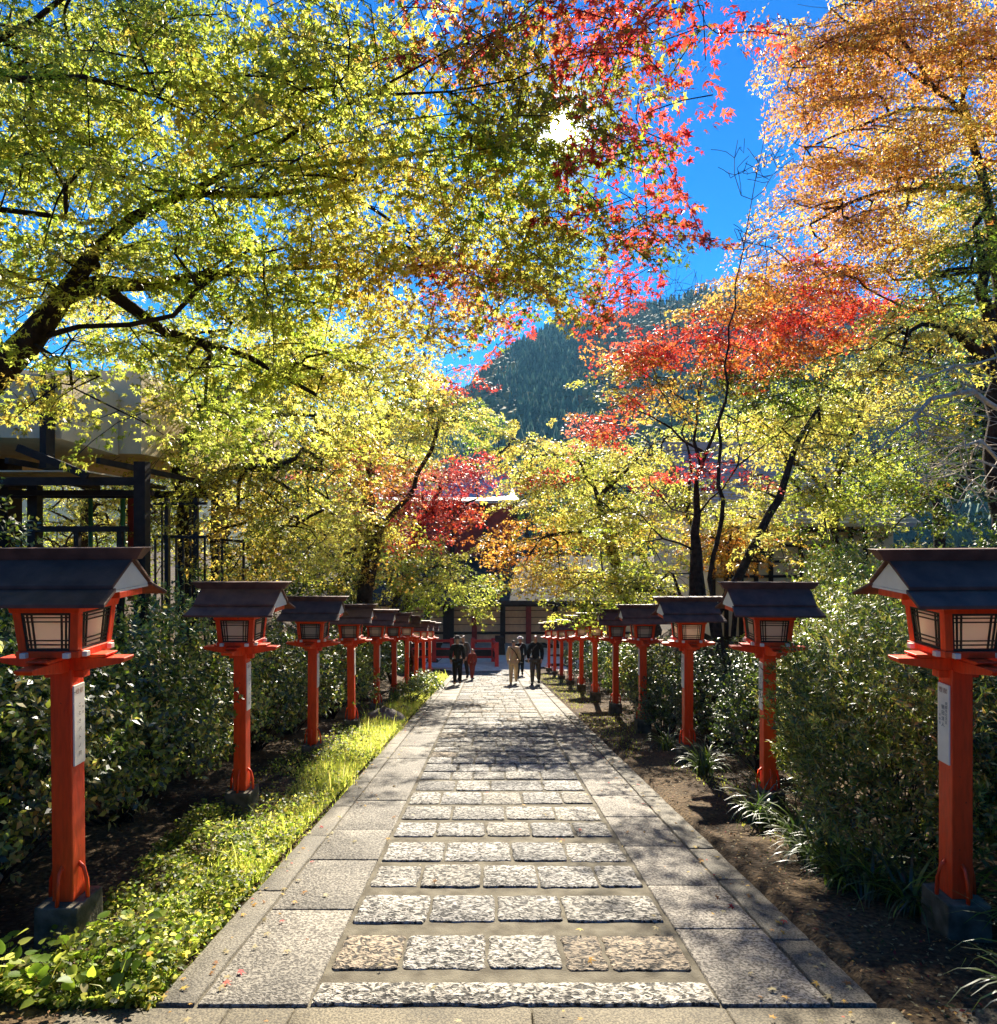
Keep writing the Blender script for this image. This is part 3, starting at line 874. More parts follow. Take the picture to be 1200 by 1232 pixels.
RLAB = ['red lantern nearest on the right, cut off by the right picture edge',
        'second red lantern on the right, its post half wrapped by the clipped round bush',
        'third red lantern on the right, blue grey roof, in front of the dark maple trunk',
        'fourth red lantern on the right, standing by the rounded dark shrubs',
        'fifth red lantern of the right row, dark block foot on the bare soil',
        'sixth red lantern of the right row, counted from the camera',
        'seventh red lantern of the right row, roof overlapping its neighbours',
        'eighth red lantern of the right row, small and partly hidden by the next',
        'ninth red lantern of the right row, close to the dark dressed visitor',
        'tenth red lantern of the right row, last but one on that side',
        'last and farthest red lantern of the right row, by the visitors']
for i, d in enumerate(LD):
    o = left_proto if i == 0 else copy_tree(left_proto)
    o.location = (-2.385 + random.uniform(-.012, .012), d, float(zp(d)) + (0 if i < 7 else -.10)); o.rotation_euler = (random.uniform(-.012, .012), random.uniform(-.011, .011), random.uniform(-.05, .05))
    o['label'] = LLAB[i]; o['group'] = 'red lanterns lining the path'
for i, d in enumerate(RD):
    o = right_proto if i == 0 else copy_tree(right_proto)
    o.location = (2.70 + random.uniform(-.012, .012), d, float(zp(d)) + (0 if i < 7 else -.08)); o.rotation_euler = (random.uniform(-.012, .012), random.uniform(-.011, .011), random.uniform(-.05, .05))
    o['label'] = RLAB[i]; o['group'] = 'red lanterns lining the path'

# ================================================================== BUILDINGS
# concrete building at upper left
root = empty('concrete_building', 'beige concrete building raised above the bank behind the left maple', 'building', (-9, 10, 0))
def P(mb, name, mat, parent=root, **k):
    """parts are given in world coordinates; shift them to the parent's origin"""
    o = parent
    while o.parent is not None: o = o.parent
    L = o.location
    mb.v = [(v[0] - L.x, v[1] - L.y, v[2] - L.z) for v in mb.v]
    return mb.build(name, MT[mat], parent, **k)
mb = MB().frust([(-15, 10.2, 2.85), (-5.14, 10.2, 2.72), (-5.14, 17, 2.72), (-15, 17, 2.85)], [(-15, 10.2, 4.0), (-5.14, 10.2, 3.95), (-5.14, 17, 3.95), (-15, 17, 4.0)])
w = P(mb, 'parapet_wall', 'beige')
P(MB().frust([(-15, 8.8, 2.98), (-5.45, 8.8, 2.78), (-5.45, 10.15, 2.70), (-15, 10.15, 2.70)], [(-15, 8.8, 3.75), (-5.45, 8.8, 3.6), (-5.45, 10.15, 3.6), (-15, 10.15, 3.75)]), 'balcony', 'beige')
for x in (-10.4, -8.2):
    P(MB().box(x - .18, x + .18, 11.5, 11.86, -1.2, 2.84), 'column', 'timber')
P(MB().box(-5.60, -5.52, 8.6, 8.78, 2.4, 3.7), 'downpipe', 'timber')

# pergola
root = empty('pergola', 'dark timber pergola with pale panels under the beige building', 'pergola', (-6.5, 8.7, .1))
def gz(x, y): return float(ground_z(x, y)) - .15
for (x, y, zt, w) in ((-4.27, 8.5, 2.46, .14), (-6.05, 9.2, 2.2, .13), (-4.5, 11.4, 2.3, .13), (-7.6, 8.6, 2.3, .13)):
    P(MB().box(x - w / 2, x + w / 2, y - w / 2, y + w / 2, gz(x, y), zt), 'post', 'timber', root)
P(MB().box(-9, -4.345, 8.45, 8.55, 2.17, 2.27), 'beam', 'timber', root)
P(MB().box(-9, -4.58, 11.35, 11.45, 2.1, 2.22), 'beam', 'timber', root)
P(MB().box(-9, -4.35, 8.9, 8.98, 2.06, 2.13), 'beam', 'timber', root)
for k in range(4):
    x = -4.45 - k * 1.1
    P(MB().bar((x - .25, 8.3, 2.46), (x + .1, 11.6, 2.28), .05, .07), 'rafter', 'timber', root)
P(MB().frust([(-8.8, 8.55, 2.34), (-5.0, 8.55, 2.34), (-5.0, 10.2, 2.29), (-8.8, 10.2, 2.29)], [(-8.8, 8.55, 2.36), (-5.0, 8.55, 2.36), (-5.0, 10.2, 2.31), (-8.8, 10.2, 2.31)]), 'roof_panel', 'board', root)
P(MB().bar((-5.7, 8.35, 2.62), (-4.85, 8.35, 2.28), .05, .09), 'brace', 'timber', root)
# deck railing below it
root = empty('timber_railing', 'low dark timber railing along the deck under the pergola', 'railing', (-6.4, 8.35, .3))
P(MB().box(-8.8, -4.36, 8.3, 8.37, 1.60, 1.67), 'top_rail', 'timber', root)
P(MB().box(-8.8, -4.36, 8.31, 8.36, 1.15, 1.20), 'lower_rail', 'timber', root)
for k in range(9):
    x = -4.45 - k * .52
    P(MB().box(x - .03, x + .03, 8.305, 8.365, gz(x, 8.35), 1.60), 'post', 'timber', root)
# steel railing
root = empty('steel_railing', 'black steel stair railing with upright bars beside the pergola post', 'railing', (-4.5, 10, .2))
for z in (1.98, 1.50):
    P(MB().bar((-4.9, 10.1, z), (-4.05, 9.9, z), .04), 'rail', 'steel', root)
for k in range(8):
    x = -4.88 + k * .115; y = 10.1 - k * .028
    P(MB().bar((x, y, gz(x, y)), (x, y, 1.97 if k in (1, 2, 5) else 1.52), .026), 'bar', 'steel', root)
for x in (-4.66, -4.24):
    P(MB().box(x - .03, x + .03, 9.97, 10.03, gz(x, 10), 2.06), 'post', 'steel', root)
root = empty('stair_handrail', 'thin dark handrail stepping down the bank behind the second left lantern', 'railing', (-3.9, 10.5, 0))
P(MB().tube([(-4.05, 10.4, 1.45), (-3.65, 10.3, 1.42)], .02, 6), 'rail', 'steel', root)
for x in (-4.0, -3.68):
    P(MB().tube([(x, 10.36, gz(x, 10.4)), (x, 10.36, 1.45)], .02, 6), 'post', 'steel', root)
root = empty('green_frame', 'green painted steel frame standing under the pergola', 'play frame', (-7.2, 13, .6))
for (x, y) in ((-7.5, 13), (-7.36, 13.9), (-6.9, 13), (-6.3, 14.0)):
    P(MB().tube([(x, y, gz(x, y)), (x, y, 2.28)], .04, 8), 'post', 'green_paint', root, smooth=True)
P(MB().tube([(-7.54, 13, 2.28), (-6.86, 13, 2.28)], .035, 8).tube([(-7.4, 13.9, 2.285), (-6.26, 14, 2.285)], .035, 8), 'top_rail', 'green_paint', root)
setp(MB().box(-6.86, -6.74, 13.1, 13.22, .2, 2.3).build('wooden_pole', MT['shrine_red'], bevel=.01), 'weathered reddish wooden pole next to the green frame', 'pole')

# shrine hall at the foot of the slope
root = empty('shrine_hall', 'red and dark timber shrine hall with board walls and deep eaves beyond the visitors', 'shrine', (1, 38, tz))
P(MB().box(-7.5, 8.5, 38.0, 38.2, tz + .01, -3.0), 'board_wall', 'board', root)
P(MB().box(-7.6, 8.6, 37.86, 37.99, tz + .5, tz + .62), 'sill_beam', 'timber', root)
for z in (tz + 1.0, tz + 1.4, tz + 1.78):
    P(MB().box(-7.5, 8.5, 37.95, 37.997, z, z + .03), 'batten', 'timber', root)
for px in (440, 478, 514, 540, 571, 605, 636, 668, 702, 738):
    x = (px - 588) / F * 37.9
    P(MB().box(x - (.3 if px == 540 else .14), x + (.3 if px == 540 else .14), 37.7, 37.85, tz + .01, -2.7), 'pillar', 'shrine_red' if px in (571, 636) else 'timber', root)
P(MB().box(-7.6, 8.6, 37.6, 38.1, -3.0, -2.62), 'lintel', 'timber', root)
mb = MB().frust([(-9, 35.7, -2.66), (9.8, 35.7, -2.66), (8.8, 42, -.75), (-8, 42, -.75)], [(-9, 35.7, -2.45), (9.8, 35.7, -2.45), (8.8, 42, -.5), (-8, 42, -.5)])
P(mb, 'lower_roof', 'darktile', root)
P(MB().box(-6.3, 1.75, 42.1, 48, -2.0, 2.8), 'upper_wall', 'shrine_red', root)
for x in (-6.2, -4.2, -2.2, -.2, 1.62):
    P(MB().box(x - .13, x + .13, 41.95, 42.09, -.7, 2.8), 'upper_pillar', 'timber', root)
mb = MB()
for k in range(10):      # curved roof: swept eaves
    x0, x1 = -8.2 + k, -7.2 + k
    def prof(x, t):      # t 0 eave .. 1 ridge
        e = .35 * (abs((x + 2.2) / 6) ** 3)
        return (x * (1 - .12 * t) - .26 * t, 40.6 + t * 4.4, 2.85 + 1.75 * t ** 1.5 + e * (1 - t))
    for j in range(5):
        t0, t1 = j / 5, (j + 1) / 5
        a = [prof(x0, t0), prof(x1, t0), prof(x1, t1), prof(x0, t1)]
        mb.frust([(p[0], p[1], p[2] - .16) for p in a], a)
P(mb, 'upper_roof', 'copper', root)
P(MB().frust([(-7.3, 45.0, 2.8), (2.0, 45.0, 2.8), (2.0, 49.5, 2.6), (-7.3, 49.5, 2.6)], [(-7.3, 45.0, 4.55), (2.0, 45.0, 4.55), (2.0, 45.2, 4.5), (-7.3, 45.2, 4.5)]), 'rear_roof', 'copper', root)
P(MB().box(-7.4, 1.6, 44.8, 45.25, 4.56, 4.85), 'ridge', 'tile', root)
P(MB().tube([(2.15, 40.9, 2.65), (2.15, 40.5, 2.62)], .28, 12), 'ridge_end', 'white', root)

def red_rail(label, pts):
    root = empty('red_balustrade', label, 'balustrade', (pts[0][0], pts[0][1], tz), 'red balustrades before the shrine')
    for (a, b) in zip(pts[:-1], pts[1:]):
        for z, h in ((1.0, .12), (.62, .07), (.22, .10)):
            P(MB().bar((a[0], a[1], tz + z), (b[0], b[1], tz + z), .08, h), 'rail', 'rail_red', root)
        P(MB().bar((a[0], a[1], tz + .42), (b[0], b[1], tz + .42), .03, .3), 'panel', 'timber', root)  # dark sheet standing in for the shaded opening between the rails
        n = max(2, int(math.dist(a, b) / .8))
    for p in pts:
        P(MB().box(p[0] - .09, p[0] + .09, p[1] - .09, p[1] + .09, tz + .01, tz + 1.12), 'post', 'rail_red', root)
red_rail('red balustrade beside the left lantern row, partly behind the dark coats', [(-4.2, 33.0), (-2.6, 33.0), (-1.75, 33.0)])
red_rail('red balustrade with a slanting end in the middle of the terrace', [(-.75, 33.0), (.22, 33.0), (.38, 31.9)])
setp(MB().box(-2.9, -1.0, 31.25, 32.3, tz + .013, tz + .10).build('stone_platform', MT['tile'], bevel=.01), 'low grey stone platform in the shade before the red balustrades', 'platform')
setp(MB().prism([(-.3, 0), (.3, 0), (.22, .9), (-.22, .9)], 1, -.25, .25).build('offering_box', MT['timber'], loc=(.55, 34.8, tz + .01)), 'dark timber box standing before the shrine wall', 'box')

# house at right
root = empty('tiled_house', 'old house with grey tiled roof and cream half timbered walls behind the right hedge', 'house', (8.5, 20, -.5))
P(MB().box(6.0, 10.2, 18.6, 25, -1.4, 1.7), 'wall', 'cream', root)
P(MB().box(10.2, 10.8, 18.4, 18.62, -1.4, 1.7), 'end_wall', 'cream', root)
for z in (.22, .62, 1.05, 1.45):
    P(MB().box(5.98, 10.22, 18.54, 18.598, z - .035, z + .035), 'rail', 'timber', root)
for x in (6.05, 6.4, 6.8, 7.2, 7.6, 8.4, 9.25, 9.75, 10.15):
    P(MB().box(x - .05, x + .05, 18.52, 18.597, -1.4, 1.7), 'stud', 'timber', root)
for (x0, x1) in ((6.95, 7.45), (9.33, 9.67)):
    P(MB().box(x0, x1, 18.56, 18.596, .68, 1.0), 'window', 'lattice', root)
mb = MB()
ny_ = 26
for k in range(ny_):
    t0, t1 = k / ny_, (k + 1) / ny_ + .01
    def pr(t): return 17.4 + 4.6 * t, 1.62 + 2.35 * t
    y0, z0 = pr(t0); y1, z1 = pr(t1); xl, xr = 5.7, 10.95 - .7 * t0
    mb.frust([(xl, y0, z0 - .05), (xr, y0, z0 - .05), (xr, y1, z1 - .09), (xl, y1, z1 - .09)], [(xl, y0, z0 + .05), (xr, y0, z0 + .05), (xr, y1, z1), (xl, y1, z1)])
P(mb, 'roof', 'tile', root)
P(MB().frust([(5.7, 22, 3.4), (10.3, 22, 3.4), (10.9, 26.5, 1.6), (5.7, 26.5, 1.6)], [(5.7, 22, 3.97), (10.3, 22, 3.97), (10.9, 26.5, 1.7), (5.7, 26.5, 1.7)]), 'rear_roof', 'tile', root)
P(MB().box(5.6, 10.3, 21.8, 22.2, 3.95, 4.2), 'ridge', 'tile', root)

# rock among the bushes on the left
def rock(label, x, y, r, h, seed):
    rng = np.random.default_rng(seed); V = []; Fc = []
    n, m = 12, 6
    for j in range(m):
        t = j / (m - 1) * math.pi / 2
        for i in range(n):
            a = i / n * 6.2832; k = 1 + rng.normal(0, .10)
            V.append((math.cos(a) * math.cos(t) * r * k, math.sin(a) * math.cos(t) * r * .75 * k, -.08 + math.sin(t) * h * (1 + rng.normal(0, .08))))
    for j in range(m - 1):
        for i in range(n):
            Fc.append((j * n + i, j * n + (i + 1) % n, (j + 1) * n + (i + 1) % n, (j + 1) * n + i))
    Fc.append(tuple((m - 1) * n + i for i in range(n)))
    mb = MB(); mb.add(V, Fc)
    setp(mb.build('rock', MT['rock'], loc=(x, y, float(ground_z(x, y))), smooth=True), label, 'rock')
rock('brown rounded rock beside the fourth left lantern at the end of the grass', -2.0, 13.4, .42, .34, 5)
rock('small grey rock half sunk beside the fifth left lantern', -1.9, 15.2, .25, .2, 6)


# ================================================================== PEOPLE
MT.update(skin=simple('skin', (.52, .31, .22), (.45, .26, .18), 6, .5),
          black_cloth=simple('black_cloth', (.018, .017, .018), (.008, .008, .009), 12, .9, .2),
          grey_cloth=simple('grey_cloth', (.10, .095, .09), (.06, .058, .055), 12, .9, .2),
          beige_cloth=simple('beige_cloth', (.60, .48, .31), (.48, .38, .24), 12, .9, .2),
          white_cloth=simple('white_cloth', (.78, .76, .72), (.62, .60, .57), 12, .9, .2),
          red_cloth=simple('red_cloth', (.24, .045, .03), (.16, .03, .02), 12, .9, .2),
          hair=simple('dark_hair', (.020, .014, .011), (.008, .006, .005), 20, .6),
          grey_hair=simple('grey_hair', (.35, .34, .33), (.2, .19, .19), 20, .6),
          shoe=simple('dark_shoe', (.02, .018, .016), None, 12, .5))


def skin(name, nodes, edges, mat, parent, sub=1):
    keys = list(nodes); me = bpy.data.meshes.new(name)
    me.from_pydata([nodes[k][:3] for k in keys], [(keys.index(a), keys.index(b)) for a, b in edges], []); me.update()
    o = bpy.data.objects.new(name, me); COL.objects.link(o)
    o.modifiers.new('s', 'SKIN')
    for i, k in enumerate(keys):
        r = nodes[k][3]; rr_ = r if isinstance(r, tuple) else (r, r)
        me.skin_vertices[0].data[i].radius = rr_; me.skin_vertices[0].data[i].use_root = i == 0
    if sub:
        s = o.modifiers.new('d', 'SUBSURF'); s.levels = sub; s.render_levels = sub
    dg = bpy.context.evaluated_depsgraph_get(); m2 = bpy.data.meshes.new_from_object(o.evaluated_get(dg))
    m2.name = name
    bpy.data.objects.remove(o); bpy.data.meshes.remove(me)
    m2.materials.clear()
    m2.polygons.foreach_set('use_smooth', [True] * len(m2.polygons))
    return mesh_obj(name, m2, MT[mat], parent)


def person(label, x, y, z, h, face, coat, legs, lean=0, stride=.1, hat=None, hairm='hair', bag=None, longcoat=False, arms=((.02, -.02), (.02, -.02))):
    """faces local +y; lean bends the trunk forward; arms: (elbow forward, wrist forward) for left/right"""
    root = empty('person', label, 'person', (x, y, z), 'visitors at the foot of the path', face)
    def L(px, py, pz, r):
        k = max(0, pz - .52); return (px * h, (py + math.sin(lean) * k) * h, (min(pz, .52) + math.cos(lean) * k) * h, (r[0] * h, r[1] * h) if isinstance(r, tuple) else r * h)
    n = {}
    n['pel'] = L(0, 0, .52, (.075, .058)); n['spi'] = L(0, -.005, .63, (.066, .052)); n['che'] = L(0, 0, .74, (.085, .06))
    n['nec'] = L(0, .005, .835, .030); n['hd0'] = L(0, .012, .880, (.042, .046)); n['hd1'] = L(0, .012, .935, (.046, .056)); n['hd2'] = L(0, .008, .978, (.034, .040))
    n['nose'] = L(0, .075, .922, .010)
    E_ = [('pel', 'spi'), ('spi', 'che'), ('che', 'nec'), ('nec', 'hd0'), ('hd0', 'hd1'), ('hd1', 'hd2'), ('hd1', 'nose')]
    for sd, t in ((-1, 'l'), (1, 'r')):
        ef, wf = arms[0 if sd < 0 else 1]
        n[t + 'sh'] = L(sd * .105, 0, .800, .036); n[t + 'el'] = L(sd * .135, ef, .640, .027); n[t + 'wr'] = L(sd * .135, wf + ef, .505 + .12 * max(0, wf), .018)
        n[t + 'pa'] = L(sd * .135, wf + ef + .01, .465 + .2 * max(0, wf), (.012, .022))
        E_ += [('che', t + 'sh'), (t + 'sh', t + 'el'), (t + 'el', t + 'wr'), (t + 'wr', t + 'pa')]
        for f in range(4):
            n[t + 'f%d' % f] = L(sd * (.131 - .004 * abs(f - 1)), wf + ef + .03 - f * .013, .422 + .2 * max(0, wf) + (.006 if f in (0, 3) else 0), .0055)
            E_.append((t + 'pa', t + 'f%d' % f))
        n[t + 'th'] = L(sd * .122, wf + ef + .036, .455 + .2 * max(0, wf), .0058); E_.append((t + 'wr', t + 'th'))
        st = sd * stride
        n[t + 'hi'] = L(sd * .052, 0, .49, .056); n[t + 'kn'] = L(sd * .055, st * .5 + .012, .285, .038)
        n[t + 'an'] = L(sd * .055, st * .9 - .01, .045, .024); n[t + 'to'] = L(sd * .062, st * .9 + .075, .018, .022)
        E_ += [('pel', t + 'hi'), (t + 'hi', t + 'kn'), (t + 'kn', t + 'an'), (t + 'an', t + 'to')]
    skin('body', n, E_, 'skin', root)
    def g(keys, add, over=None):
        r = {}
        for k in keys:
            q = n[k]; rr_ = q[3]
            rr_ = tuple(v + add * h for v in rr_) if isinstance(rr_, tuple) else rr_ + add * h
            r[k] = (q[0], q[1], q[2], rr_)
        r.update(over or {}); return r
    tr = g(['pel', 'lhi', 'lkn', 'lan', 'rhi', 'rkn', 'ran'], .014)
    skin('trousers', tr, [('pel', 'lhi'), ('lhi', 'lkn'), ('lkn', 'lan'), ('pel', 'rhi'), ('rhi', 'rkn'), ('rkn', 'ran')], legs, root)
    hem = .33 if longcoat else .47
    ct = g(['spi', 'che', 'pel', 'lsh', 'lel', 'lwr', 'rsh', 'rel', 'rwr'], .018, {'hem': L(0, 0, hem, (.10, .075))})
    nk = n['nec']; ct['col'] = (nk[0], nk[1], nk[2] - .008 * h, .042 * h)
    skin('coat', ct, [('spi', 'che'), ('spi', 'pel'), ('pel', 'hem'), ('che', 'col'), ('che', 'lsh'), ('lsh', 'lel'), ('lel', 'lwr'), ('che', 'rsh'), ('rsh', 'rel'), ('rel', 'rwr')], coat, root)
    for t in 'lr':
        skin('shoe', g([t + 'an', t + 'to'], .010), [(t + 'an', t + 'to')], 'shoe', root)
    hs = {'a': (n['hd1'][0], n['hd1'][1] - .014 * h, n['hd1'][2] - .012 * h, (.050 * h, .054 * h)), 'b': (n['hd2'][0], n['hd2'][1] - .004 * h, n['hd2'][2] + .006 * h, (.044 * h, .050 * h))}
    skin('hair', hs, [('a', 'b')], hairm, root)
    for sd in (-1, 1):
        e = L(sd * .020, .068, .938, 0)
        MB().tube([(e[0], e[1] - .004, e[2]), (e[0], e[1] + .006, e[2])], .007 * h, 8).build('eye', MT['shoe'], root)
    e = L(0, .062, .897, 0); MB().box(e[0] - .016 * h, e[0] + .016 * h, e[1] - .004, e[1] + .005, e[2] - .004 * h, e[2] + .004 * h).build('mouth', MT['redink'], root)
    if hat:
        t = n['hd2']; cx_, cy_, cz_ = t[0], t[1], t[2]
        MB().tube([(cx_, cy_, cz_ - .022 * h), (cx_, cy_, cz_ - .014 * h), (cx_, cy_, cz_ - .012 * h), (cx_, cy_, cz_ + .022 * h), (cx_, cy_, cz_ + .034 * h)], [.086 * h, .088 * h, .062 * h, .056 * h, .03 * h], 14).build('hat', MT[hat], root, smooth=True)
    if bag:
        c = n['spi']; sx = .15 * h
        skin('shoulder_bag', {'a': (sx, c[1] - .02, .50 * h, (.05 * h, .075 * h)), 'b': (sx * 1.02, c[1] - .02, .42 * h, (.055 * h, .085 * h))}, [('a', 'b')], bag, root)
        ce = n['che']; nk = n['nec']
        MB().tube([(sx, c[1] - .10 * h, .52 * h), (.03 * h, ce[1] - .088 * h, ce[2] + .01 * h), (-.06 * h, ce[1] - .05 * h, ce[2] + .085 * h), (-.055 * h, ce[1] + .03 * h, ce[2] + .085 * h), (.03 * h, ce[1] + .09 * h, ce[2]), (sx, c[1] + .06 * h, .53 * h)], .011 * h, 6).build('bag_strap', MT[bag], root, smooth=True)
    return root


def path_z(y): return float(zp(y)) + .012
PI = math.pi
person('person in a long dark coat and pale hat at the left path edge', -1.03, 22.8, path_z(22.8), 1.60, PI * .05, 'black_cloth', 'black_cloth', hat='grey_cloth', hairm='grey_hair', longcoat=True, stride=.02)
person('person in a grey jacket just behind the long dark coat', -.93, 25.6, path_z(25.6), 1.64, PI * .9, 'grey_cloth', 'black_cloth', stride=.13, bag='white_cloth', arms=((.03, .16), (.0, .04)))
person('small person in red clothes beside the dark coats', -.60, 25.2, path_z(25.2), 1.15, PI * 1.2, 'red_cloth', 'red_cloth', stride=.06)
person('person in beige clothes with a dark shoulder strap, walking away', .84, 23.2, path_z(23.2), 1.47, -.06, 'beige_cloth', 'beige_cloth', lean=.22, stride=.16, bag='black_cloth', arms=((.03, .02), (.0, .05)))
person('person in black clothes and white hat beyond the one in beige', 1.27, 27.6, path_z(27.6), 1.55, PI * 1.0, 'black_cloth', 'black_cloth', stride=.1, hat='white_cloth', bag='white_cloth')
person('person in a dark jacket standing by the right lantern row', 1.56, 22.9, path_z(22.9), 1.66, PI * .95, 'black_cloth', 'grey_cloth', stride=.12, hairm='grey_hair', bag='grey_cloth', arms=((.02, .14), (.03, .05)))
HAZE = .00016


# ================================================================== TREES
G = 'maples and other trees around the path'
LIME = {'lime': .60, 'yellow': .12, 'green': .20, 'olive': .08}
LY = {'lime': .45, 'yellow': .38, 'olive': .17}
LO = {'lime': .35, 'gold': .3, 'yellow': .2, 'olive': .15}
GR = {'green': .6, 'olive': .2, 'lime': .2}
MIXR = {'pink': .14, 'gold': .12, 'olive': .42, 'wine': .32}
RED = {'red': .75, 'orange': .2, 'wine': .05}
PINK = {'pink': .38, 'red': .30, 'wine': .32}
REDO = {'red': .68, 'orange': .24, 'wine': .08}
YEL = {'yellow': .6, 'gold': .25, 'lime': .15}
ORA = {'gold': .36, 'yellow': .06, 'orange': .20, 'rust': .38}
RUST = {'rust': .5, 'gold': .4, 'orange': .1}
OLV = {'olive': .6, 'lime': .25, 'green': .15}
DRK = {'dark': .75, 'green': .2, 'olive': .05}

# the big near maple whose limbs reach in from the left
make_tree('maple_tree', 'big near maple, yellow green turning red at its tips, reaching across from the left', (-4.9, 5.0), [
    [(-225, 760, 5.0), (-200, 620, 5.0), (-120, 540, 5.0), (-30, 475, 5.0), (35, 410, 5.0), (78, 355, 5.0), (112, 305, 4.9), (160, 262, 4.8), (225, 232, 4.7), (300, 195, 4.5), (360, 155, 4.3), (440, 115, 4.1), (540, 60, 3.9), (640, 20, 3.8)],
    [(78, 355, 5.0), (118, 341, 5.0), (180, 343, 5.1), (250, 330, 5.2), (330, 322, 5.3), (430, 318, 5.5), (530, 335, 5.6), (620, 350, 5.7), (710, 362, 5.7), (770, 352, 5.7)],
    [(35, 410, 5.0), (95, 393, 5.0), (155, 391, 4.9), (208, 380, 4.9), (240, 346, 4.8), (262, 330, 4.8), (300, 300, 4.7)],
    [(300, 195, 4.5), (350, 204, 4.5), (400, 197, 4.5), (480, 188, 4.5), (560, 175, 4.4), (640, 190, 4.3), (720, 215, 4.3), (780, 250, 4.3)],
    [(-120, 540, 5.0), (-150, 380, 4.8), (-130, 190, 4.6), (-60, 90, 4.5), (0, 45, 4.5), (40, 25, 4.5), (90, -15, 4.4), (200, -50, 4.3), (330, -40, 4.2)],
    [(-150, 380, 4.8), (-70, 255, 4.7), (0, 252, 4.6), (80, 262, 4.6), (165, 270, 4.6)],
    [(440, 115, 4.1), (540, 110, 3.9), (620, 95, 3.8), (700, 60, 3.8), (780, 55, 3.8), (850, 30, 3.8)],
    [(225, 232, 4.7), (320, 235, 4.7), (400, 223, 4.7), (450, 252, 4.8), (500, 285, 4.9), (560, 320, 5.0), (640, 340, 5.1)],
    [(112, 350, 5.0), (200, 400, 5.2), (300, 430, 5.4), (380, 475, 5.6), (440, 520, 5.7)],
    [(-60, 90, 4.5), (30, 95, 4.4), (100, 92, 4.3), (190, 116, 4.3), (240, 131, 4.2), (300, 165, 4.2)],
], [
    (40, 70, 130, 90, 4.8, .7, 1.25, LIME), (190, 50, 130, 80, 4.5, .7, 1.2, LIME), (330, 70, 120, 90, 4.3, .6, 1.2, LIME),
    (70, 190, 130, 80, 4.8, .7, 1.3, LIME), (220, 190, 120, 90, 4.7, .6, 1.0, LIME), (340, 220, 110, 80, 4.6, .6, 1.1, LIME),
    (60, 320, 110, 60, 5.0, .6, 1.3, LY), (200, 300, 120, 60, 5.0, .6, 1.3, LIME), (330, 340, 120, 60, 5.2, .6, 1.2, LIME),
    (450, 70, 100, 80, 4.0, .5, 1.1, LIME), (460, 190, 100, 70, 4.4, .5, 1.0, LO), (440, 300, 110, 60, 5.0, .5, 1.4, LO),
    (560, 50, 90, 60, 3.9, .5, 1.2, MIXR), (570, 150, 90, 60, 4.1, .5, 1.2, GR), (580, 240, 100, 50, 4.5, .5, 1.3, LO),
    (650, 110, 75, 60, 3.8, .4, 1.3, OLV), (660, 30, 80, 40, 3.8, .4, 1.0, MIXR), (660, 190, 80, 45, 4.2, .4, 1.2, GR), (740, 100, 60, 60, 3.9, .4, 1.1, OLV),  # olive and green by the sun: backlit darkness put into the leaf colour
    (760, 40, 70, 50, 3.8, .4, 1.2, RED), (840, 25, 50, 28, 3.8, .3, .8, RED), (770, 140, 50, 50, 3.9, .3, 1.0, PINK), (770, 215, 45, 40, 4.2, .3, .7, PINK),
    (780, 262, 65, 24, 4.3, .3, 1.5, {'wine': .4, 'olive': .5, 'red': .1}), (680, 280, 90, 32, 4.5, .4, 1.7, OLV), (560, 320, 90, 36, 5.0, .4, 1.3, MIXR),
    (650, 330, 80, 30, 5.2, .4, 1.6, OLV), (730, 350, 60, 20, 5.6, .3, 1.5, RED), (590, 385, 55, 28, 5.6, .4, .5, PINK), (520, 380, 70, 45, 5.6, .5, 1.2, LO),
    (300, 420, 120, 50, 5.5, .5, 1.2, LIME), (170, 410, 120, 40, 5.3, .5, 1.0, LIME), (420, 440, 90, 50, 5.7, .5, 1.1, LY), (60, 460, 90, 40, 5.0, .4, .6, LY), (120, 505, 60, 22, 5.0, .4, .7, LY), (270, 500, 90, 40, 5.6, .5, .9, LIME),
    (-100, 300, 120, 260, 5.0, 1.2, .5, LIME), (300, -90, 350, 60, 4.2, .8, .5, LIME), (120, 120, 150, 100, 4.6, .7, .35, LIME), (380, 150, 130, 100, 4.4, .6, .35, LY),
], leaf=.060, per=42, tpl=STAR5, spray=.42, r_trunk=.15, r_tip=.0022, taper=(3.4, 1.35), seed=3, group=G, hole=[(675, 150, 14, 19)], droop=.2, bark='bark')

# left middle distance
make_tree('maple_tree', 'yellow green maple leaning over the second and third left lanterns', (-5.0, 11.5), [
    [(226, 660, 11.5), (228, 600, 11.5), (215, 560, 11.6), (240, 500, 11.6), (300, 440, 11.7), (360, 400, 11.8)],
    [(228, 600, 11.5), (270, 570, 11.3), (340, 560, 11.0), (410, 570, 10.8)], [(240, 500, 11.6), (300, 500, 11.2), (380, 500, 11)],
    [(215, 560, 11.6), (170, 545, 11.6), (130, 560, 11.4)],
], [(300, 470, 110, 60, 11.5, 1.4, 1.0, LY), (400, 450, 90, 55, 11.5, 1.2, 1.0, LY), (230, 540, 80, 45, 11.3, 1.2, 1.0, LY), (340, 550, 90, 50, 11.0, 1.2, 1.2, LY),
    (405, 530, 45, 45, 11, 1.0, 1.0, LO), (290, 620, 70, 45, 10.8, 1.0, 1.2, YEL), (370, 630, 60, 45, 10.8, 1.0, 1.1, LY), (200, 470, 60, 40, 11.5, 1, .7, LY), (225, 600, 40, 30, 11, .6, .8, LY), (300, 670, 50, 22, 10.8, .8, 1.1, YEL), (360, 400, 100, 40, 12, 1, .7, LY)],
    leaf=.085, per=48, tpl=STAR3, spray=.7, r_trunk=.16, seed=11, group=G)
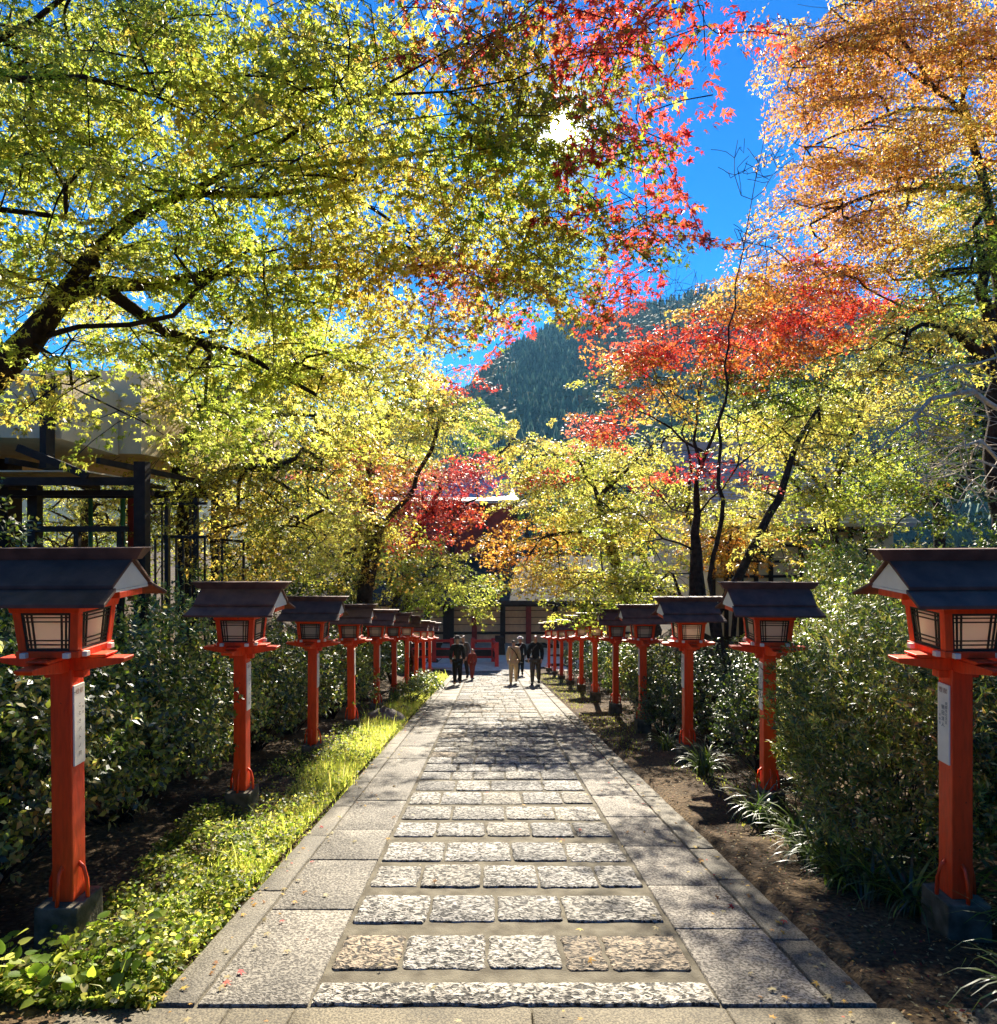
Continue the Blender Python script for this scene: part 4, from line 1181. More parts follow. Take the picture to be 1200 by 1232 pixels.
make_tree('maple_tree', 'maple with a thick dark leaning trunk behind the fourth left lantern, orange and yellow leaves', (-3.4, 18), [
    [(437, 735, 18), (445, 680, 18), (452, 640, 18), (440, 590, 18), (450, 530, 18), (480, 470, 18.2)], [(452, 640, 18), (490, 600, 17.8), (520, 540, 17.8), (530, 500, 17.8)], [(440, 590, 18), (400, 560, 18), (370, 560, 18)],
], [(470, 500, 60, 50, 18, 1.6, 1.1, LY), (430, 560, 70, 40, 17.6, 1.5, 1.1, {'pink': .35, 'orange': .35, 'gold': .3}), (410, 620, 60, 45, 17.5, 1.5, 1.2, LY), (500, 460, 55, 35, 18.5, 1.5, .9, LO), (540, 500, 45, 35, 18, 1.3, .9, LY), (380, 670, 50, 30, 17.5, 1.2, 1.1, LY), (540, 455, 35, 18, 19, 1, .9, REDO), (470, 640, 40, 30, 17.5, 1.2, .9, LO)],
    leaf=.10, per=50, tpl=STAR3, spray=.85, r_trunk=.22, seed=12, group=G)
make_tree('maple_tree', 'crimson maple standing before the red upper hall of the shrine', (-2.6, 23), [
    [(488, 740, 23), (492, 690, 23), (500, 650, 23), (510, 620, 23), (530, 590, 23)], [(500, 650, 23), (470, 620, 23), (450, 600, 23)], [(510, 620, 23), (545, 610, 22.8), (575, 600, 22.8)],
], [(545, 570, 40, 30, 23, 1.5, 1.2, PINK), (500, 600, 45, 35, 22.8, 1.5, 1.2, PINK), (450, 595, 45, 30, 22.8, 1.5, 1.1, {'pink': .5, 'orange': .4, 'gold': .1}), (545, 615, 35, 18, 22.6, 1.2, 1.1, RED), (575, 560, 22, 25, 23, 1, .9, PINK), (490, 640, 40, 18, 22.6, 1.2, .9, RED), (500, 560, 40, 25, 23, 1.2, .9, LO)],
    leaf=.115, per=50, tpl=STAR3, spray=.9, r_trunk=.13, seed=13, group=G)
make_tree('maple_tree', 'low lime green maple hanging over the visitors in dark coats', (-2.9, 21), [
    [(472, 745, 20.5), (480, 715, 20.5), (500, 690, 20.5), (530, 680, 20.3), (560, 690, 20)], [(480, 715, 20.5), (460, 690, 20.5), (440, 680, 20.5)],
], [(480, 680, 45, 25, 20.5, 1.5, 1.2, LIME), (525, 672, 45, 22, 20.5, 1.4, 1.2, LIME), (555, 700, 40, 18, 20, 1.2, 1.3, LIME), (575, 722, 18, 12, 19.8, .8, 1.1, LIME), (500, 705, 45, 18, 20.3, 1.2, 1.0, LIME), (430, 690, 40, 22, 20.5, 1.2, 1.0, LY)],
    leaf=.105, per=50, tpl=STAR3, spray=.8, r_trunk=.09, seed=14, group=G)

# centre and right
make_tree('maple_tree', 'yellow and orange maple arching over the right lantern row beyond the dark trunk', (4.1, 17), [
    [(765, 730, 17.5), (745, 700, 17.5), (735, 650, 17.5), (720, 600, 17.5), (700, 560, 17.6), (680, 530, 17.8)], [(735, 650, 17.5), (690, 640, 17.3), (640, 650, 17), (610, 660, 17)], [(720, 600, 17.5), (760, 560, 17.5), (780, 530, 17.5)], [(745, 700, 17.5), (700, 700, 17), (660, 720, 16.8)],
], [(690, 560, 60, 30, 17.5, 1.5, 1.1, LY), (640, 545, 40, 22, 17.8, 1.2, 1.0, YEL), (650, 600, 45, 30, 17.3, 1.3, 1.1, LO), (720, 620, 60, 40, 17.2, 1.4, 1.1, LY), (640, 650, 50, 30, 17, 1.3, 1.2, {'orange': .55, 'gold': .3, 'olive': .15}), (690, 680, 55, 30, 17, 1.3, 1.2, LO), (740, 690, 45, 25, 17, 1.2, 1.0, LY), (760, 560, 50, 35, 17.5, 1.3, 1.0, LY), (645, 688, 35, 18, 16.8, 1, 1.0, {'gold': .5, 'olive': .3, 'lime': .2}), (664, 738, 20, 5, 16.5, .5, .9, LIME), (705, 715, 40, 14, 16.8, 1, 1.0, LIME), (640, 575, 30, 14, 17, 1, .9, REDO), (760, 630, 40, 40, 17, 1.2, .9, LO)],
    leaf=.10, per=50, tpl=STAR3, spray=.8, r_trunk=.15, seed=15, group=G)
make_tree('maple_tree', 'bright lime maple low behind the fourth right lantern', (4.6, 15.5), [
    [(845, 740, 15.5), (820, 720, 15.5), (790, 710, 15.5), (760, 705, 15.3)], [(820, 720, 15.5), (810, 690, 15.5)],
], [(760, 696, 35, 20, 15.3, 1, 1.2, LIME), (730, 706, 30, 12, 15.2, .8, 1.1, LIME), (800, 695, 30, 22, 15.5, 1, 1.0, LY), (780, 712, 30, 10, 15.3, .8, 1.0, LIME)],
    leaf=.095, per=50, spray=.65, r_trunk=.07, seed=16, group=G)
make_tree('maple_tree', 'maple with a dark forked trunk behind the third right lantern, red and orange crown', (3.95, 12.8), [
    [(840, 725, 13), (838, 690, 13), (836, 640, 13), (838, 577, 13), (838, 512, 13), (841, 470, 13), (853, 431, 13.1), (868, 400, 13.2), (880, 350, 13.3)],
    [(843, 615, 13), (855, 600, 12.9), (870, 588, 12.8), (888, 560, 12.7), (912, 542, 12.6), (932, 525, 12.6), (960, 500, 12.6)],
    [(845, 575, 13), (850, 545, 12.9), (860, 520, 12.9), (876, 472, 12.9), (880, 434, 13), (900, 400, 13)],
    [(835, 545, 13), (822, 530, 13.1), (808, 515, 13.2), (782, 500, 13.3), (740, 480, 13.5)], [(832, 497, 13), (811, 473, 13), (788, 457, 13.1), (760, 440, 13.2)],
    [(828, 661, 13), (798, 648, 12.8), (772, 620, 12.7), (746, 590, 12.6)], [(828, 700, 13), (795, 691, 12.7), (765, 688, 12.5), (748, 678, 12.4)],
    [(843, 661, 13), (876, 639, 12.8), (912, 628, 12.6)], [(880, 434, 13), (882, 400, 13.4), (888, 360, 13.6)], [(890, 560, 12.7), (887, 520, 12.6), (888, 490, 12.6)],
    [(836, 620, 13), (826, 617, 12.8), (808, 612, 12.7), (798, 600, 12.6)], [(838, 512, 13), (815, 500, 12.8), (795, 470, 12.6), (785, 440, 12.6)],
], [(770, 422, 40, 18, 13.5, .8, 1.3, REDO), (738, 475, 26, 12, 13.6, .7, 1.1, RED), (722, 512, 42, 18, 13.5, .9, 1.2, {'pink': .4, 'red': .35, 'gold': .25}), (790, 420, 45, 22, 13.2, .9, 1.1, RED), (850, 400, 50, 25, 13.3, 1, 1.0, REDO), (920, 390, 60, 28, 13.3, 1, 1.0, REDO), (985, 385, 60, 30, 13.4, 1, 1.2, REDO),
    (870, 365, 45, 24, 13.5, .9, 1.2, RUST), (915, 340, 50, 24, 13.4, .9, 1.1, RUST), (975, 335, 55, 26, 13.4, .9, 1.2, REDO), (1040, 360, 45, 24, 13.3, .9, 1.1, REDO), (800, 470, 50, 30, 13, 1, .8, {'olive': .5, 'gold': .3, 'rust': .2}), (760, 450, 45, 25, 13.2, .9, .8, LO), (880, 450, 50, 30, 12.9, 1, .7, OLV), (945, 465, 55, 32, 12.6, .9, 1.2, {'dark': .5, 'green': .3, 'olive': .2}), (900, 520, 50, 28, 12.6, .9, .6, LY), (830, 560, 45, 10, 12.6, .6, .9, {'wine': .8, 'red': .2}), (790, 575, 22, 10, 12.6, .5, .8, {'wine': .8, 'red': .2}), (760, 650, 28, 45, 12.5, .7, .6, OLV), (890, 425, 75, 25, 13.1, 1, .9, {'orange': .4, 'red': .35, 'gold': .25}), (965, 420, 60, 25, 13.2, .9, 1.0, {'orange': .45, 'gold': .35, 'red': .2})],  # the dark olive pad has its backlit shade put into the leaf colour
    leaf=.085, per=44, tpl=STAR3, spray=.6, r_trunk=.17, r_tip=.004, taper=(2.6, 1.7), seed=17, group=G)
make_tree('slanting_tree', 'thin dark slanting tree with sparse yellow leaves rising behind the second right lantern', (3.75, 10.8), [
    [(862, 740, 11.2), (890, 692, 11.2), (908, 655, 11.2), (925, 620, 11.3), (938, 600, 11.3), (950, 560, 11.4), (960, 530, 11.5), (985, 490, 11.6)],
    [(938, 600, 11.3), (965, 590, 11.2), (995, 578, 11.1)], [(950, 560, 11.4), (940, 540, 11.4), (935, 510, 11.4)],
], [(975, 540, 55, 30, 11.4, .8, .5, LY), (930, 590, 40, 22, 11.2, .7, .35, LY), (900, 560, 35, 15, 11.2, .6, .3, PINK), (915, 660, 35, 25, 11, .6, .35, YEL), (990, 500, 40, 30, 11.5, .8, .6, LY)],
    leaf=.075, per=36, spray=.5, r_trunk=.075, seed=18, group=G)
make_tree('autumn_tree', 'tall orange brown tree filling the upper right, leaning in from the picture edge', (9.7, 13.2), [
    [(1225, 700, 13.3), (1215, 500, 13.3), (1205, 330, 13.3), (1185, 230, 13.3), (1165, 140, 13.3), (1155, 60, 13.3), (1140, -60, 13.3), (1120, -160, 13.3)],
    [(1165, 140, 13.3), (1128, 110, 13), (1095, 60, 12.8), (1070, 20, 12.7)], [(1165, 130, 13.3), (1100, 130, 13.2), (1050, 145, 13), (990, 170, 12.8), (945, 190, 12.7)],
    [(1185, 232, 13.3), (1130, 225, 13.1), (1080, 225, 12.9), (1020, 245, 12.7), (975, 270, 12.6)], [(1205, 330, 13.3), (1160, 325, 13), (1115, 330, 12.8), (1060, 345, 12.6), (1010, 350, 12.5)],
    [(1205, 400, 13.3), (1140, 380, 12.9), (1085, 368, 12.6), (1040, 345, 12.4), (1010, 325, 12.3)], [(1128, 110, 13), (1060, 60, 12.8), (1000, 50, 12.7), (950, 80, 12.7)],
    [(1060, 60, 12.8), (1000, 10, 12.9), (960, 5, 12.9)],
], [(1000, 60, 65, 40, 12.8, .9, 1.75, ORA), (1070, 30, 70, 45, 12.8, 1, 1.75, ORA), (1150, 50, 70, 60, 13, 1, 1.75, ORA), (965, 120, 40, 30, 12.8, .8, 1.40, RUST), (1040, 120, 60, 40, 13, 1, 1.40, ORA), (1120, 150, 70, 40, 13, 1, 1.57, {'gold': .6, 'rust': .2, 'yellow': .2}), (985, 190, 50, 25, 12.8, .8, 1.57, RUST), (1060, 195, 70, 30, 12.9, 1, 1.75, ORA), (1130, 230, 60, 35, 13, 1, 1.57, YEL), (960, 245, 40, 25, 12.7, .7, 1.05, RUST), (1030, 265, 70, 30, 12.7, .9, 1.75, RUST), (1110, 290, 60, 30, 12.8, 1, 1.57, {'yellow': .5, 'gold': .5}), (930, 300, 35, 20, 12.6, .7, 0.88, RUST), (1000, 320, 60, 22, 12.5, .8, 1.40, RUST), (900, 335, 40, 15, 12.5, .6, 0.88, RUST), (1060, 330, 45, 20, 12.6, .8, 1.22, ORA), (940, 20, 25, 12, 12.8, .5, 0.88, RUST), (930, 65, 20, 12, 12.8, .5, 1.05, RUST), (1140, -40, 160, 40, 13, 1.4, 1.22, ORA), (1240, 150, 60, 160, 13.5, 1.4, 1.22, ORA)],
    leaf=.075, per=50, tpl=STAR3, spray=.62, r_trunk=.20, r_tip=.0024, taper=(6.0, 3.0), seed=19, group=G)
make_tree('yellow_tree', 'yellow green leafy tree at the right edge under the tall orange one', (8.6, 11.5), [
    [(1215, 720, 11.5), (1200, 600, 11.5), (1195, 480, 11.5), (1190, 380, 11.4), (1180, 300, 11.4), (1185, 200, 11.4)],
    [(1190, 430, 11.5), (1150, 400, 11.2), (1110, 390, 11)], [(1185, 330, 11.4), (1150, 330, 11.2)],
], [(1170, 300, 40, 50, 11.3, .8, 1.2, GR), (1150, 350, 50, 30, 11.1, .8, 1.1, LIME), (1100, 395, 50, 28, 11, .8, 1.1, YEL), (1160, 400, 40, 30, 11, .8, .9, YEL), (1185, 210, 25, 50, 11.3, .6, 1.2, GR), (1060, 430, 50, 30, 11, .8, .9, LY), (1110, 450, 40, 25, 10.8, .8, .6, LO)],
    leaf=.085, per=46, spray=.6, r_trunk=.14, seed=20, group=G)
make_tree('bare_tree', 'bare weeping tree with pale grey twigs at the right edge', (8.4, 10.2), [
    [(1240, 720, 10), (1225, 600, 10), (1215, 500, 10), (1200, 430, 10), (1185, 390, 10)],
    [(1215, 500, 10), (1170, 470, 9.8), (1120, 480, 9.6), (1075, 520, 9.5), (1040, 560, 9.4)], [(1225, 600, 10), (1190, 590, 9.8), (1150, 570, 9.6), (1110, 580, 9.5), (1080, 600, 9.4)], [(1200, 430, 10), (1150, 440, 9.8), (1100, 460, 9.6), (1050, 480, 9.5)], [(1222, 560, 10), (1180, 530, 9.7), (1130, 540, 9.5), (1090, 560, 9.4)],
], [(1150, 460, 60, 40, 9.7, .7, .9, LY), (1130, 530, 85, 50, 9.6, .7, 1.3, LY), (1170, 580, 60, 35, 9.7, .6, .9, LY), (1080, 500, 55, 35, 9.5, .5, .7, LY)],
    leaf=.12, per=0, spray=.65, r_trunk=.05, r_tip=.0042, bark='greybark', seed=21, group=G, droop=.35, wander=.08)
make_tree('bare_sapling', 'thin bare sapling rising straight against the blue sky gap', (3.9, 11.8), [
    [(858, 720, 12), (865, 560, 12), (872, 440, 12), (885, 370, 12), (895, 300, 12), (905, 240, 12), (915, 190, 12), (919, 148, 12)],
    [(903, 250, 12), (892, 235, 11.9), (884, 210, 11.9), (884, 190, 11.9), (888, 168, 11.9)], [(908, 225, 12), (930, 210, 12), (955, 190, 12)], [(895, 300, 12), (870, 300, 11.9), (840, 280, 11.9)],
], [(888, 200, 18, 28, 11.9, .2, .8, LY), (918, 200, 24, 40, 12, .2, .8, LY), (895, 290, 28, 30, 12, .2, .8, LY)],
    leaf=.12, per=0, spray=.30, r_trunk=.04, r_tip=.0055, taper=(4.0, 3.5), seed=22, group=G, droop=-.6, wander=.03)
make_tree('bare_tree', 'small bare dark twigged tree before the mountain, between the two red crowns', (4.2, 16), [
    [(838, 725, 16.2), (830, 600, 16.2), (822, 470, 16.2), (818, 400, 16.2), (812, 350, 16.2), (815, 320, 16.2)], [(818, 400, 16.2), (840, 360, 16.2), (845, 330, 16.2)], [(822, 440, 16.2), (795, 380, 16.2), (790, 340, 16.2)],
], [(815, 350, 34, 34, 16.2, .6, .7, LY)], leaf=.12, per=0, spray=.45, r_trunk=.05, r_tip=.005, taper=(5.5, 1.6), seed=23, group=G, droop=-.4, wander=.05)
make_tree('autumn_tree', 'yellow and green thicket tree above the tiled house roof', (8.5, 16.8), [
    [(1000, 690, 16.8), (1005, 620, 16.8), (1010, 560, 16.8), (1030, 510, 16.8), (1050, 470, 16.8)], [(1005, 600, 16.8), (960, 560, 16.8), (930, 530, 16.8)], [(1010, 560, 16.8), (1060, 540, 16.6), (1100, 540, 16.5)],
], [(1000, 500, 60, 35, 16.8, 1.2, 1.0, LY), (1060, 480, 60, 35, 16.8, 1.2, 1.0, LY), (1060, 545, 60, 30, 16.5, 1.1, .9, LIME), (940, 520, 50, 35, 16.8, 1.2, 1.2, YEL), (960, 590, 70, 22, 15.8, 1, 1.1, LIME), (1040, 600, 50, 25, 15.8, 1, 1.1, LIME), (980, 650, 50, 25, 15.6, 1, .9, {'dark': .5, 'green': .3, 'wine': .2}), (1120, 500, 50, 40, 16.5, 1.2, .9, {'olive': .4, 'green': .4, 'gold': .2}), (1000, 560, 40, 20, 16.5, .9, .5, LIME), (1090, 585, 40, 18, 16, .9, .8, {'olive': .5, 'wine': .2, 'green': .3})],
    leaf=.10, per=48, spray=.75, r_trunk=.12, seed=24, group=G)
make_tree('autumn_tree', 'small orange tree in front of the cream house wall', (5.3, 16), [
    [(885, 735, 16), (882, 700, 16), (878, 660, 16), (880, 630, 16)], [(882, 690, 16), (905, 660, 16), (915, 640, 16)],
], [(875, 660, 40, 30, 16, .9, 1.3, {'orange': .6, 'gold': .4}), (915, 635, 45, 25, 16, .8, 1.2, YEL), (870, 620, 25, 15, 16, .7, .8, LY), (845, 650, 40, 35, 16, .9, 1.0, LO), (835, 595, 40, 22, 16, .9, .9, LY), (920, 600, 50, 18, 16, .8, .8, LY)], leaf=.09, per=44, spray=.6, r_trunk=.06, seed=25, group=G)

# trees farther back that close the view
BG = [
    ('background_tree', 'yellow green tree behind the left pergola', (-13, 22), [(110, 600, 90, 60, 22, 2, 1.0, LY), (60, 660, 90, 40, 22, 2, 1.0, GR), (180, 560, 60, 60, 22, 2, .9, LY), (190, 640, 50, 40, 21, 2, .9, OLV)], .13, 30),
    ('dark_evergreen', 'dark evergreen filling the gap behind the third left lantern', (-7.2, 21), [(330, 680, 70, 50, 21, 2, 1.3, DRK), (270, 700, 50, 30, 20, 2, 1.2, DRK), (390, 690, 40, 40, 20, 2, 1.2, DRK), (350, 600, 60, 50, 22, 2, .8, GR)], .13, 31),
    ('background_tree', 'yellow leaved tree far behind the left maples', (-11, 29), [(250, 480, 90, 70, 29, 3, .8, LY), (330, 420, 80, 50, 30, 3, .8, YEL), (400, 500, 70, 60, 29, 3, .9, LO), (200, 420, 70, 50, 30, 3, .6, LO), (120, 380, 70, 50, 30, 3, .6, YEL)], .17, 32),
    ('background_tree', 'olive tree just left of the shrine roof', (-6, 31), [(470, 560, 60, 60, 31, 3, 1.0, OLV), (430, 640, 60, 50, 31, 3, 1.0, DRK), (500, 490, 50, 40, 32, 3, .8, LO), (560, 500, 40, 28, 33, 2, .9, GR)], .17, 33),
    ('background_tree', 'pale yellow tree rising behind the shrine roof under the mountain', (1.8, 78), [(600, 520, 35, 24, 78, 4, 1.3, LY), (640, 535, 40, 30, 78, 4, 1.3, LY), (580, 545, 30, 18, 78, 4, 1.2, GR), (690, 545, 50, 30, 78, 4, 1.2, LO)], .42, 34),
    ('background_tree', 'green and gold tree behind the arching yellow maple', (8, 33), [(720, 560, 60, 40, 33, 3, 1.0, LY), (780, 600, 60, 60, 33, 3, 1.0, LO), (700, 640, 60, 40, 32, 3, 1.0, OLV), (770, 690, 60, 40, 31, 3, 1.1, GR), (840, 540, 60, 50, 34, 3, .9, LY)], .18, 35),
    ('background_tree', 'lime tree behind the tiled house', (14, 30), [(900, 500, 70, 40, 30, 3, .9, LIME), (980, 480, 70, 50, 30, 3, .9, LY), (860, 620, 50, 40, 28, 2, .9, LO)], .18, 36),
    ('dark_evergreen', 'dark evergreen behind the bare pale twigs at the right edge', (14.5, 19), [(1170, 480, 70, 60, 19, 2, 1.1, DRK), (1140, 570, 80, 50, 19, 2, 1.1, DRK), (1180, 400, 50, 50, 19, 2, .9, DRK), (1090, 610, 50, 30, 18, 2, 1.0, GR)], .13, 37),
    ('background_tree', 'green tree beyond the orange one at the far right', (17, 26), [(1120, 380, 80, 50, 26, 3, .8, GR), (1060, 420, 60, 40, 26, 3, .9, LY), (1200, 300, 60, 70, 26, 3, .8, GR)], .16, 38),
    ('conifer', 'dark conifer beside the red end of the shrine roof', (3.6, 62), [(632, 580, 18, 26, 62, 1.5, 1.4, DRK), (640, 612, 36, 22, 62, 2, 1.3, DRK), (700, 610, 40, 26, 62, 2, 1.2, GR)], .28, 39),
]
for nm, lb, bs, pads, lf, sd in BG:
    d = bs[1]; x0 = 588 + bs[0] / d * F
    top = min(p[1] for p in pads); mid = pads[0]
    make_tree(nm, lb, bs, [[(x0, 720 if d < 40 else 690, d), (x0 + (mid[0] - x0) * .4, (720 + top) / 2, d), (mid[0], top + 15, d)]], pads, leaf=lf, per=50, tpl=STAR3 if lf < .15 else OVAL2, spray=1.1 if d > 25 else .85, r_trunk=.2, r_tip=.008, seed=sd, group=G)

# ================================================================== SHRUBS
HB = 'shrubs behind the lantern rows'
EVG = {'dark': .5, 'green': .2, 'lime': .2, 'yellow': .1}  # lime and yellow shares put sunlit specks into the leaf colour
SH = [  # label, x, y, rx, ry, h, shoots, per, leaf, mix
    ('dark glossy shrub behind the nearest left lantern post', -3.43, 4.7, .95, 1.0, 1.75, 1900, 6, .060, EVG),
    ('broad dark shrub between the first and second left lanterns', -3.38, 6.3, 1.0, 1.0, 1.95, 2000, 6, .060, EVG),
    ('tall shrub with sunlight tinted into its leaves behind the second left lantern', -3.78, 8.3, 1.1, 1.1, 2.3, 1900, 6, .065, {'dark': .35, 'green': .15, 'lime': .3, 'yellow': .2}),
    ('leafy shrub between the second and third left lanterns', -3.38, 9.9, .9, 1.0, 1.9, 1200, 6, .065, EVG),
    ('dark shrub behind the third left lantern', -3.48, 11.9, 1.0, 1.2, 2.1, 1200, 6, .07, EVG),
    ('shrub with yellowish tips behind the fourth left lantern', -3.28, 14.3, 1.0, 1.2, 2.0, 1000, 6, .075, {'dark': .35, 'green': .25, 'lime': .4}),
    ('dark shrub behind the fifth left lantern', -3.7, 17.0, 1.1, 1.4, 2.2, 900, 6, .085, EVG),
    ('dark shrub behind the seventh left lantern', -3.7, 20.0, 1.1, 1.5, 2.0, 900, 6, .09, DRK),
    ('dark shrub behind the last left lanterns', -3.8, 24.0, 1.2, 2.0, 2.0, 900, 6, .10, DRK),
    ('pale low shrub beside the sixth left lantern foot', -1.95, 17.0, .5, .7, .6, 350, 6, .055, {'lime': .3, 'green': .4, 'dark': .3}),
    ('pale low shrub beside the eighth left lantern foot', -1.9, 20.2, .5, .9, .6, 350, 6, .06, {'green': .6, 'dark': .4}),
    ('large shrub at the left edge below the concrete building', -5.0, 6.0, 1.1, 1.2, 2.3, 1300, 6, .065, EVG),
    ('shrub on the bank under the timber railing', -5.2, 8.0, .9, .8, 1.2, 800, 6, .065, {'lime': .4, 'green': .4, 'dark': .2}),
    ('large clipped round shrub between the first and second right lanterns', 3.17, 5.35, .84, 1.10, 1.9, 4600, 10, .056, {'green': .25, 'dark': .15, 'lime': .3, 'yellow': .15, 'olive': .15}),
    ('dark shrub behind the nearest right lantern post', 4.0, 4.7, .85, .9, 1.75, 2600, 9, .060, {'dark': .4, 'green': .3, 'olive': .3}),
    ('tall pale tipped shrub rising above the second right lantern', 4.1, 7.2, 1.15, 1.1, 2.6, 3000, 8, .058, {'green': .15, 'dark': .15, 'lime': .45, 'yellow': .25}),
    ('dense dark rounded shrub behind the second right lantern', 3.35, 8.4, .62, .8, 1.6, 1600, 6, .045, DRK),
    ('dense dark rounded shrub behind the third right lantern', 3.45, 10.6, .7, .9, 1.6, 1400, 6, .05, DRK),
    ('dark round shrub between the third and fourth right lanterns', 2.95, 11.6, .42, .5, 1.1, 900, 6, .045, DRK),
    ('rounded shrub beside the fourth right lantern', 3.5, 13.2, .8, 1.0, 1.7, 1100, 6, .065, EVG),
    ('rounded shrub beside the sixth right lantern', 3.6, 16.4, .8, 1.3, 1.7, 900, 6, .075, EVG),
    ('dark shrub behind the eighth right lantern', 3.6, 20.0, .8, 1.6, 1.6, 800, 6, .085, DRK),
    ('dark shrub behind the last right lanterns', 3.8, 25.0, 1.0, 2.4, 1.6, 800, 6, .10, DRK),
    ('spreading bright shrub under the cream house wall', 5.6, 9.6, 1.3, 1.3, 2.0, 1400, 6, .065, {'lime': .4, 'green': .4, 'dark': .2}),
    ('leafy shrub below the bare pale twigs at the right edge', 6.6, 7.6, 1.3, 1.2, 2.0, 1500, 6, .065, {'lime': .25, 'green': .4, 'dark': .35}),
    ('leafy shrub on the upper bank before the tiled house', 6.9, 12.4, 1.5, 1.4, 1.6, 1200, 6, .08, {'lime': .3, 'green': .4, 'olive': .3}),
    ('low shrub on the bank beside the slanting tree', 4.9, 12.0, .9, 1.0, 1.6, 1000, 6, .07, {'lime': .5, 'green': .3, 'olive': .2}),
]
for k, (lb, x, y, rx, ry, h, sh, per, lf, mx) in enumerate(SH):
    make_bush('shrub', lb, x, y, rx, ry, h, sh, per, lf, mx, 100 + k, group=HB, tpl=LANCE if (13 <= k <= 15) else OVAL, spread=.6 if 13 <= k <= 15 else .8, low=.28, dim={0: 1.3, 1: 1.35, 11: 1.3, 2: 1.9, 3: 1.35, 5: 1.4, 12: 1.6, 13: 1.25, 15: 1.5, 23: 1.6, 24: 1.4, 25: 1.5, 26: 1.5}.get(k, 1.0))  # gains lighten some shrubs: sunlight put into their leaf colour

# ================================================================== GROUND PLANTS
# lilyturf clumps on the right
rng = np.random.default_rng(77)


def blades_mesh(name, B, DIRH, H, W, LEAN, C, seg=4):
    """arching blades: base points, horizontal direction, length, width, lean 0..1+"""
    n = len(B); V = np.zeros((n, (seg + 1) * 2, 3)); side = np.stack([-DIRH[:, 1], DIRH[:, 0], np.zeros(n)], 1)
    ang = np.full(n, .0); p = B.copy()
    a0 = np.pi / 2 - LEAN * .25
    for s in range(seg + 1):
        t = s / seg
        w = W * (1 - t ** 2.2) * (.6 + .4 * min(1, t * 3)) + .0006
        V[:, 2 * s] = p - side * w[:, None]; V[:, 2 * s + 1] = p + side * w[:, None]
        a = a0 - LEAN * t * 1.9
        p = p + (H / seg)[:, None] * (np.cos(a)[:, None] * DIRH + np.sin(a)[:, None] * np.array([0, 0, 1.]))
    q = np.array([(2 * s, 2 * s + 1, 2 * s + 3, 2 * s + 2) for s in range(seg)])
    Q = (np.arange(n)[:, None, None] * ((seg + 1) * 2) + q[None]).ravel()
    Cc = np.ones((n, seg, 4)); Cc[:, :, :3] = C[:, None, :]
    return raw_mesh(name, V.reshape(-1, 3), Q, np.full(n * seg, 4), smooth=True, col=Cc)


LT = [(2.55, 4.5, 'lilyturf clump with shining arching blades left of the nearest right lantern foot'), (2.42, 4.7, 'lilyturf clump on the soil edge, second from the nearest right lantern'),
      (2.75, 3.35, 'lilyturf clump in the lower right corner beside the soil'), (2.45, 3.0, 'lilyturf clump lowest in the corner by the concrete landing'), (2.55, 5.7, 'lilyturf clump under the big clipped shrub'),
      (2.62, 5.2, 'lilyturf clump deep in the shade under the clipped shrub'), (2.5, 6.35, 'lilyturf clump in front of the second right lantern foot'), (2.75, 6.9, 'lilyturf clump behind the second right lantern foot'),
      (2.62, 8.4, 'lilyturf clump between the second and third right lanterns'), (2.85, 9.0, 'lilyturf clump before the third right lantern foot'), (3.1, 3.9, 'lilyturf clump right of the nearest right lantern foot'), (2.65, 10.2, 'lilyturf clump beyond the third right lantern foot'),
      (2.70, 4.85, 'lilyturf clump third along the shaded edge under the clipped shrub'), (2.85, 5.0, 'lilyturf clump tucked behind the nearest right lantern foot'), (2.48, 5.25, 'lilyturf clump nearest the kerb under the clipped shrub'), (2.95, 4.3, 'lilyturf clump touching the right side of the nearest right base'), (2.62, 4.25, 'lilyturf clump touching the back of the nearest right base')]
for i, (x, y, lb) in enumerate(LT):
    n = 70; z = float(ground_z(x, y)); a = rng.uniform(0, 6.2832, n)
    B = np.stack([rng.normal(0, .05, n), rng.normal(0, .05, n), np.full(n, -.01)], 1)
    C = palette_pick({'dark': .6, 'green': .4}, n, rng) * rng.uniform(.45, 1.0, (n, 1))
    r = empty('lilyturf', lb, 'plant', (x, y, z), 'lilyturf clumps on the right border')
    mesh_obj('blades', blades_mesh('blades', B, np.stack([np.cos(a), np.sin(a), 0 * a], 1), rng.uniform(.26, .58, n), rng.uniform(.006, .012, n), rng.uniform(.6, 1.5, n), C, 6), MT['bushleaf'], r)
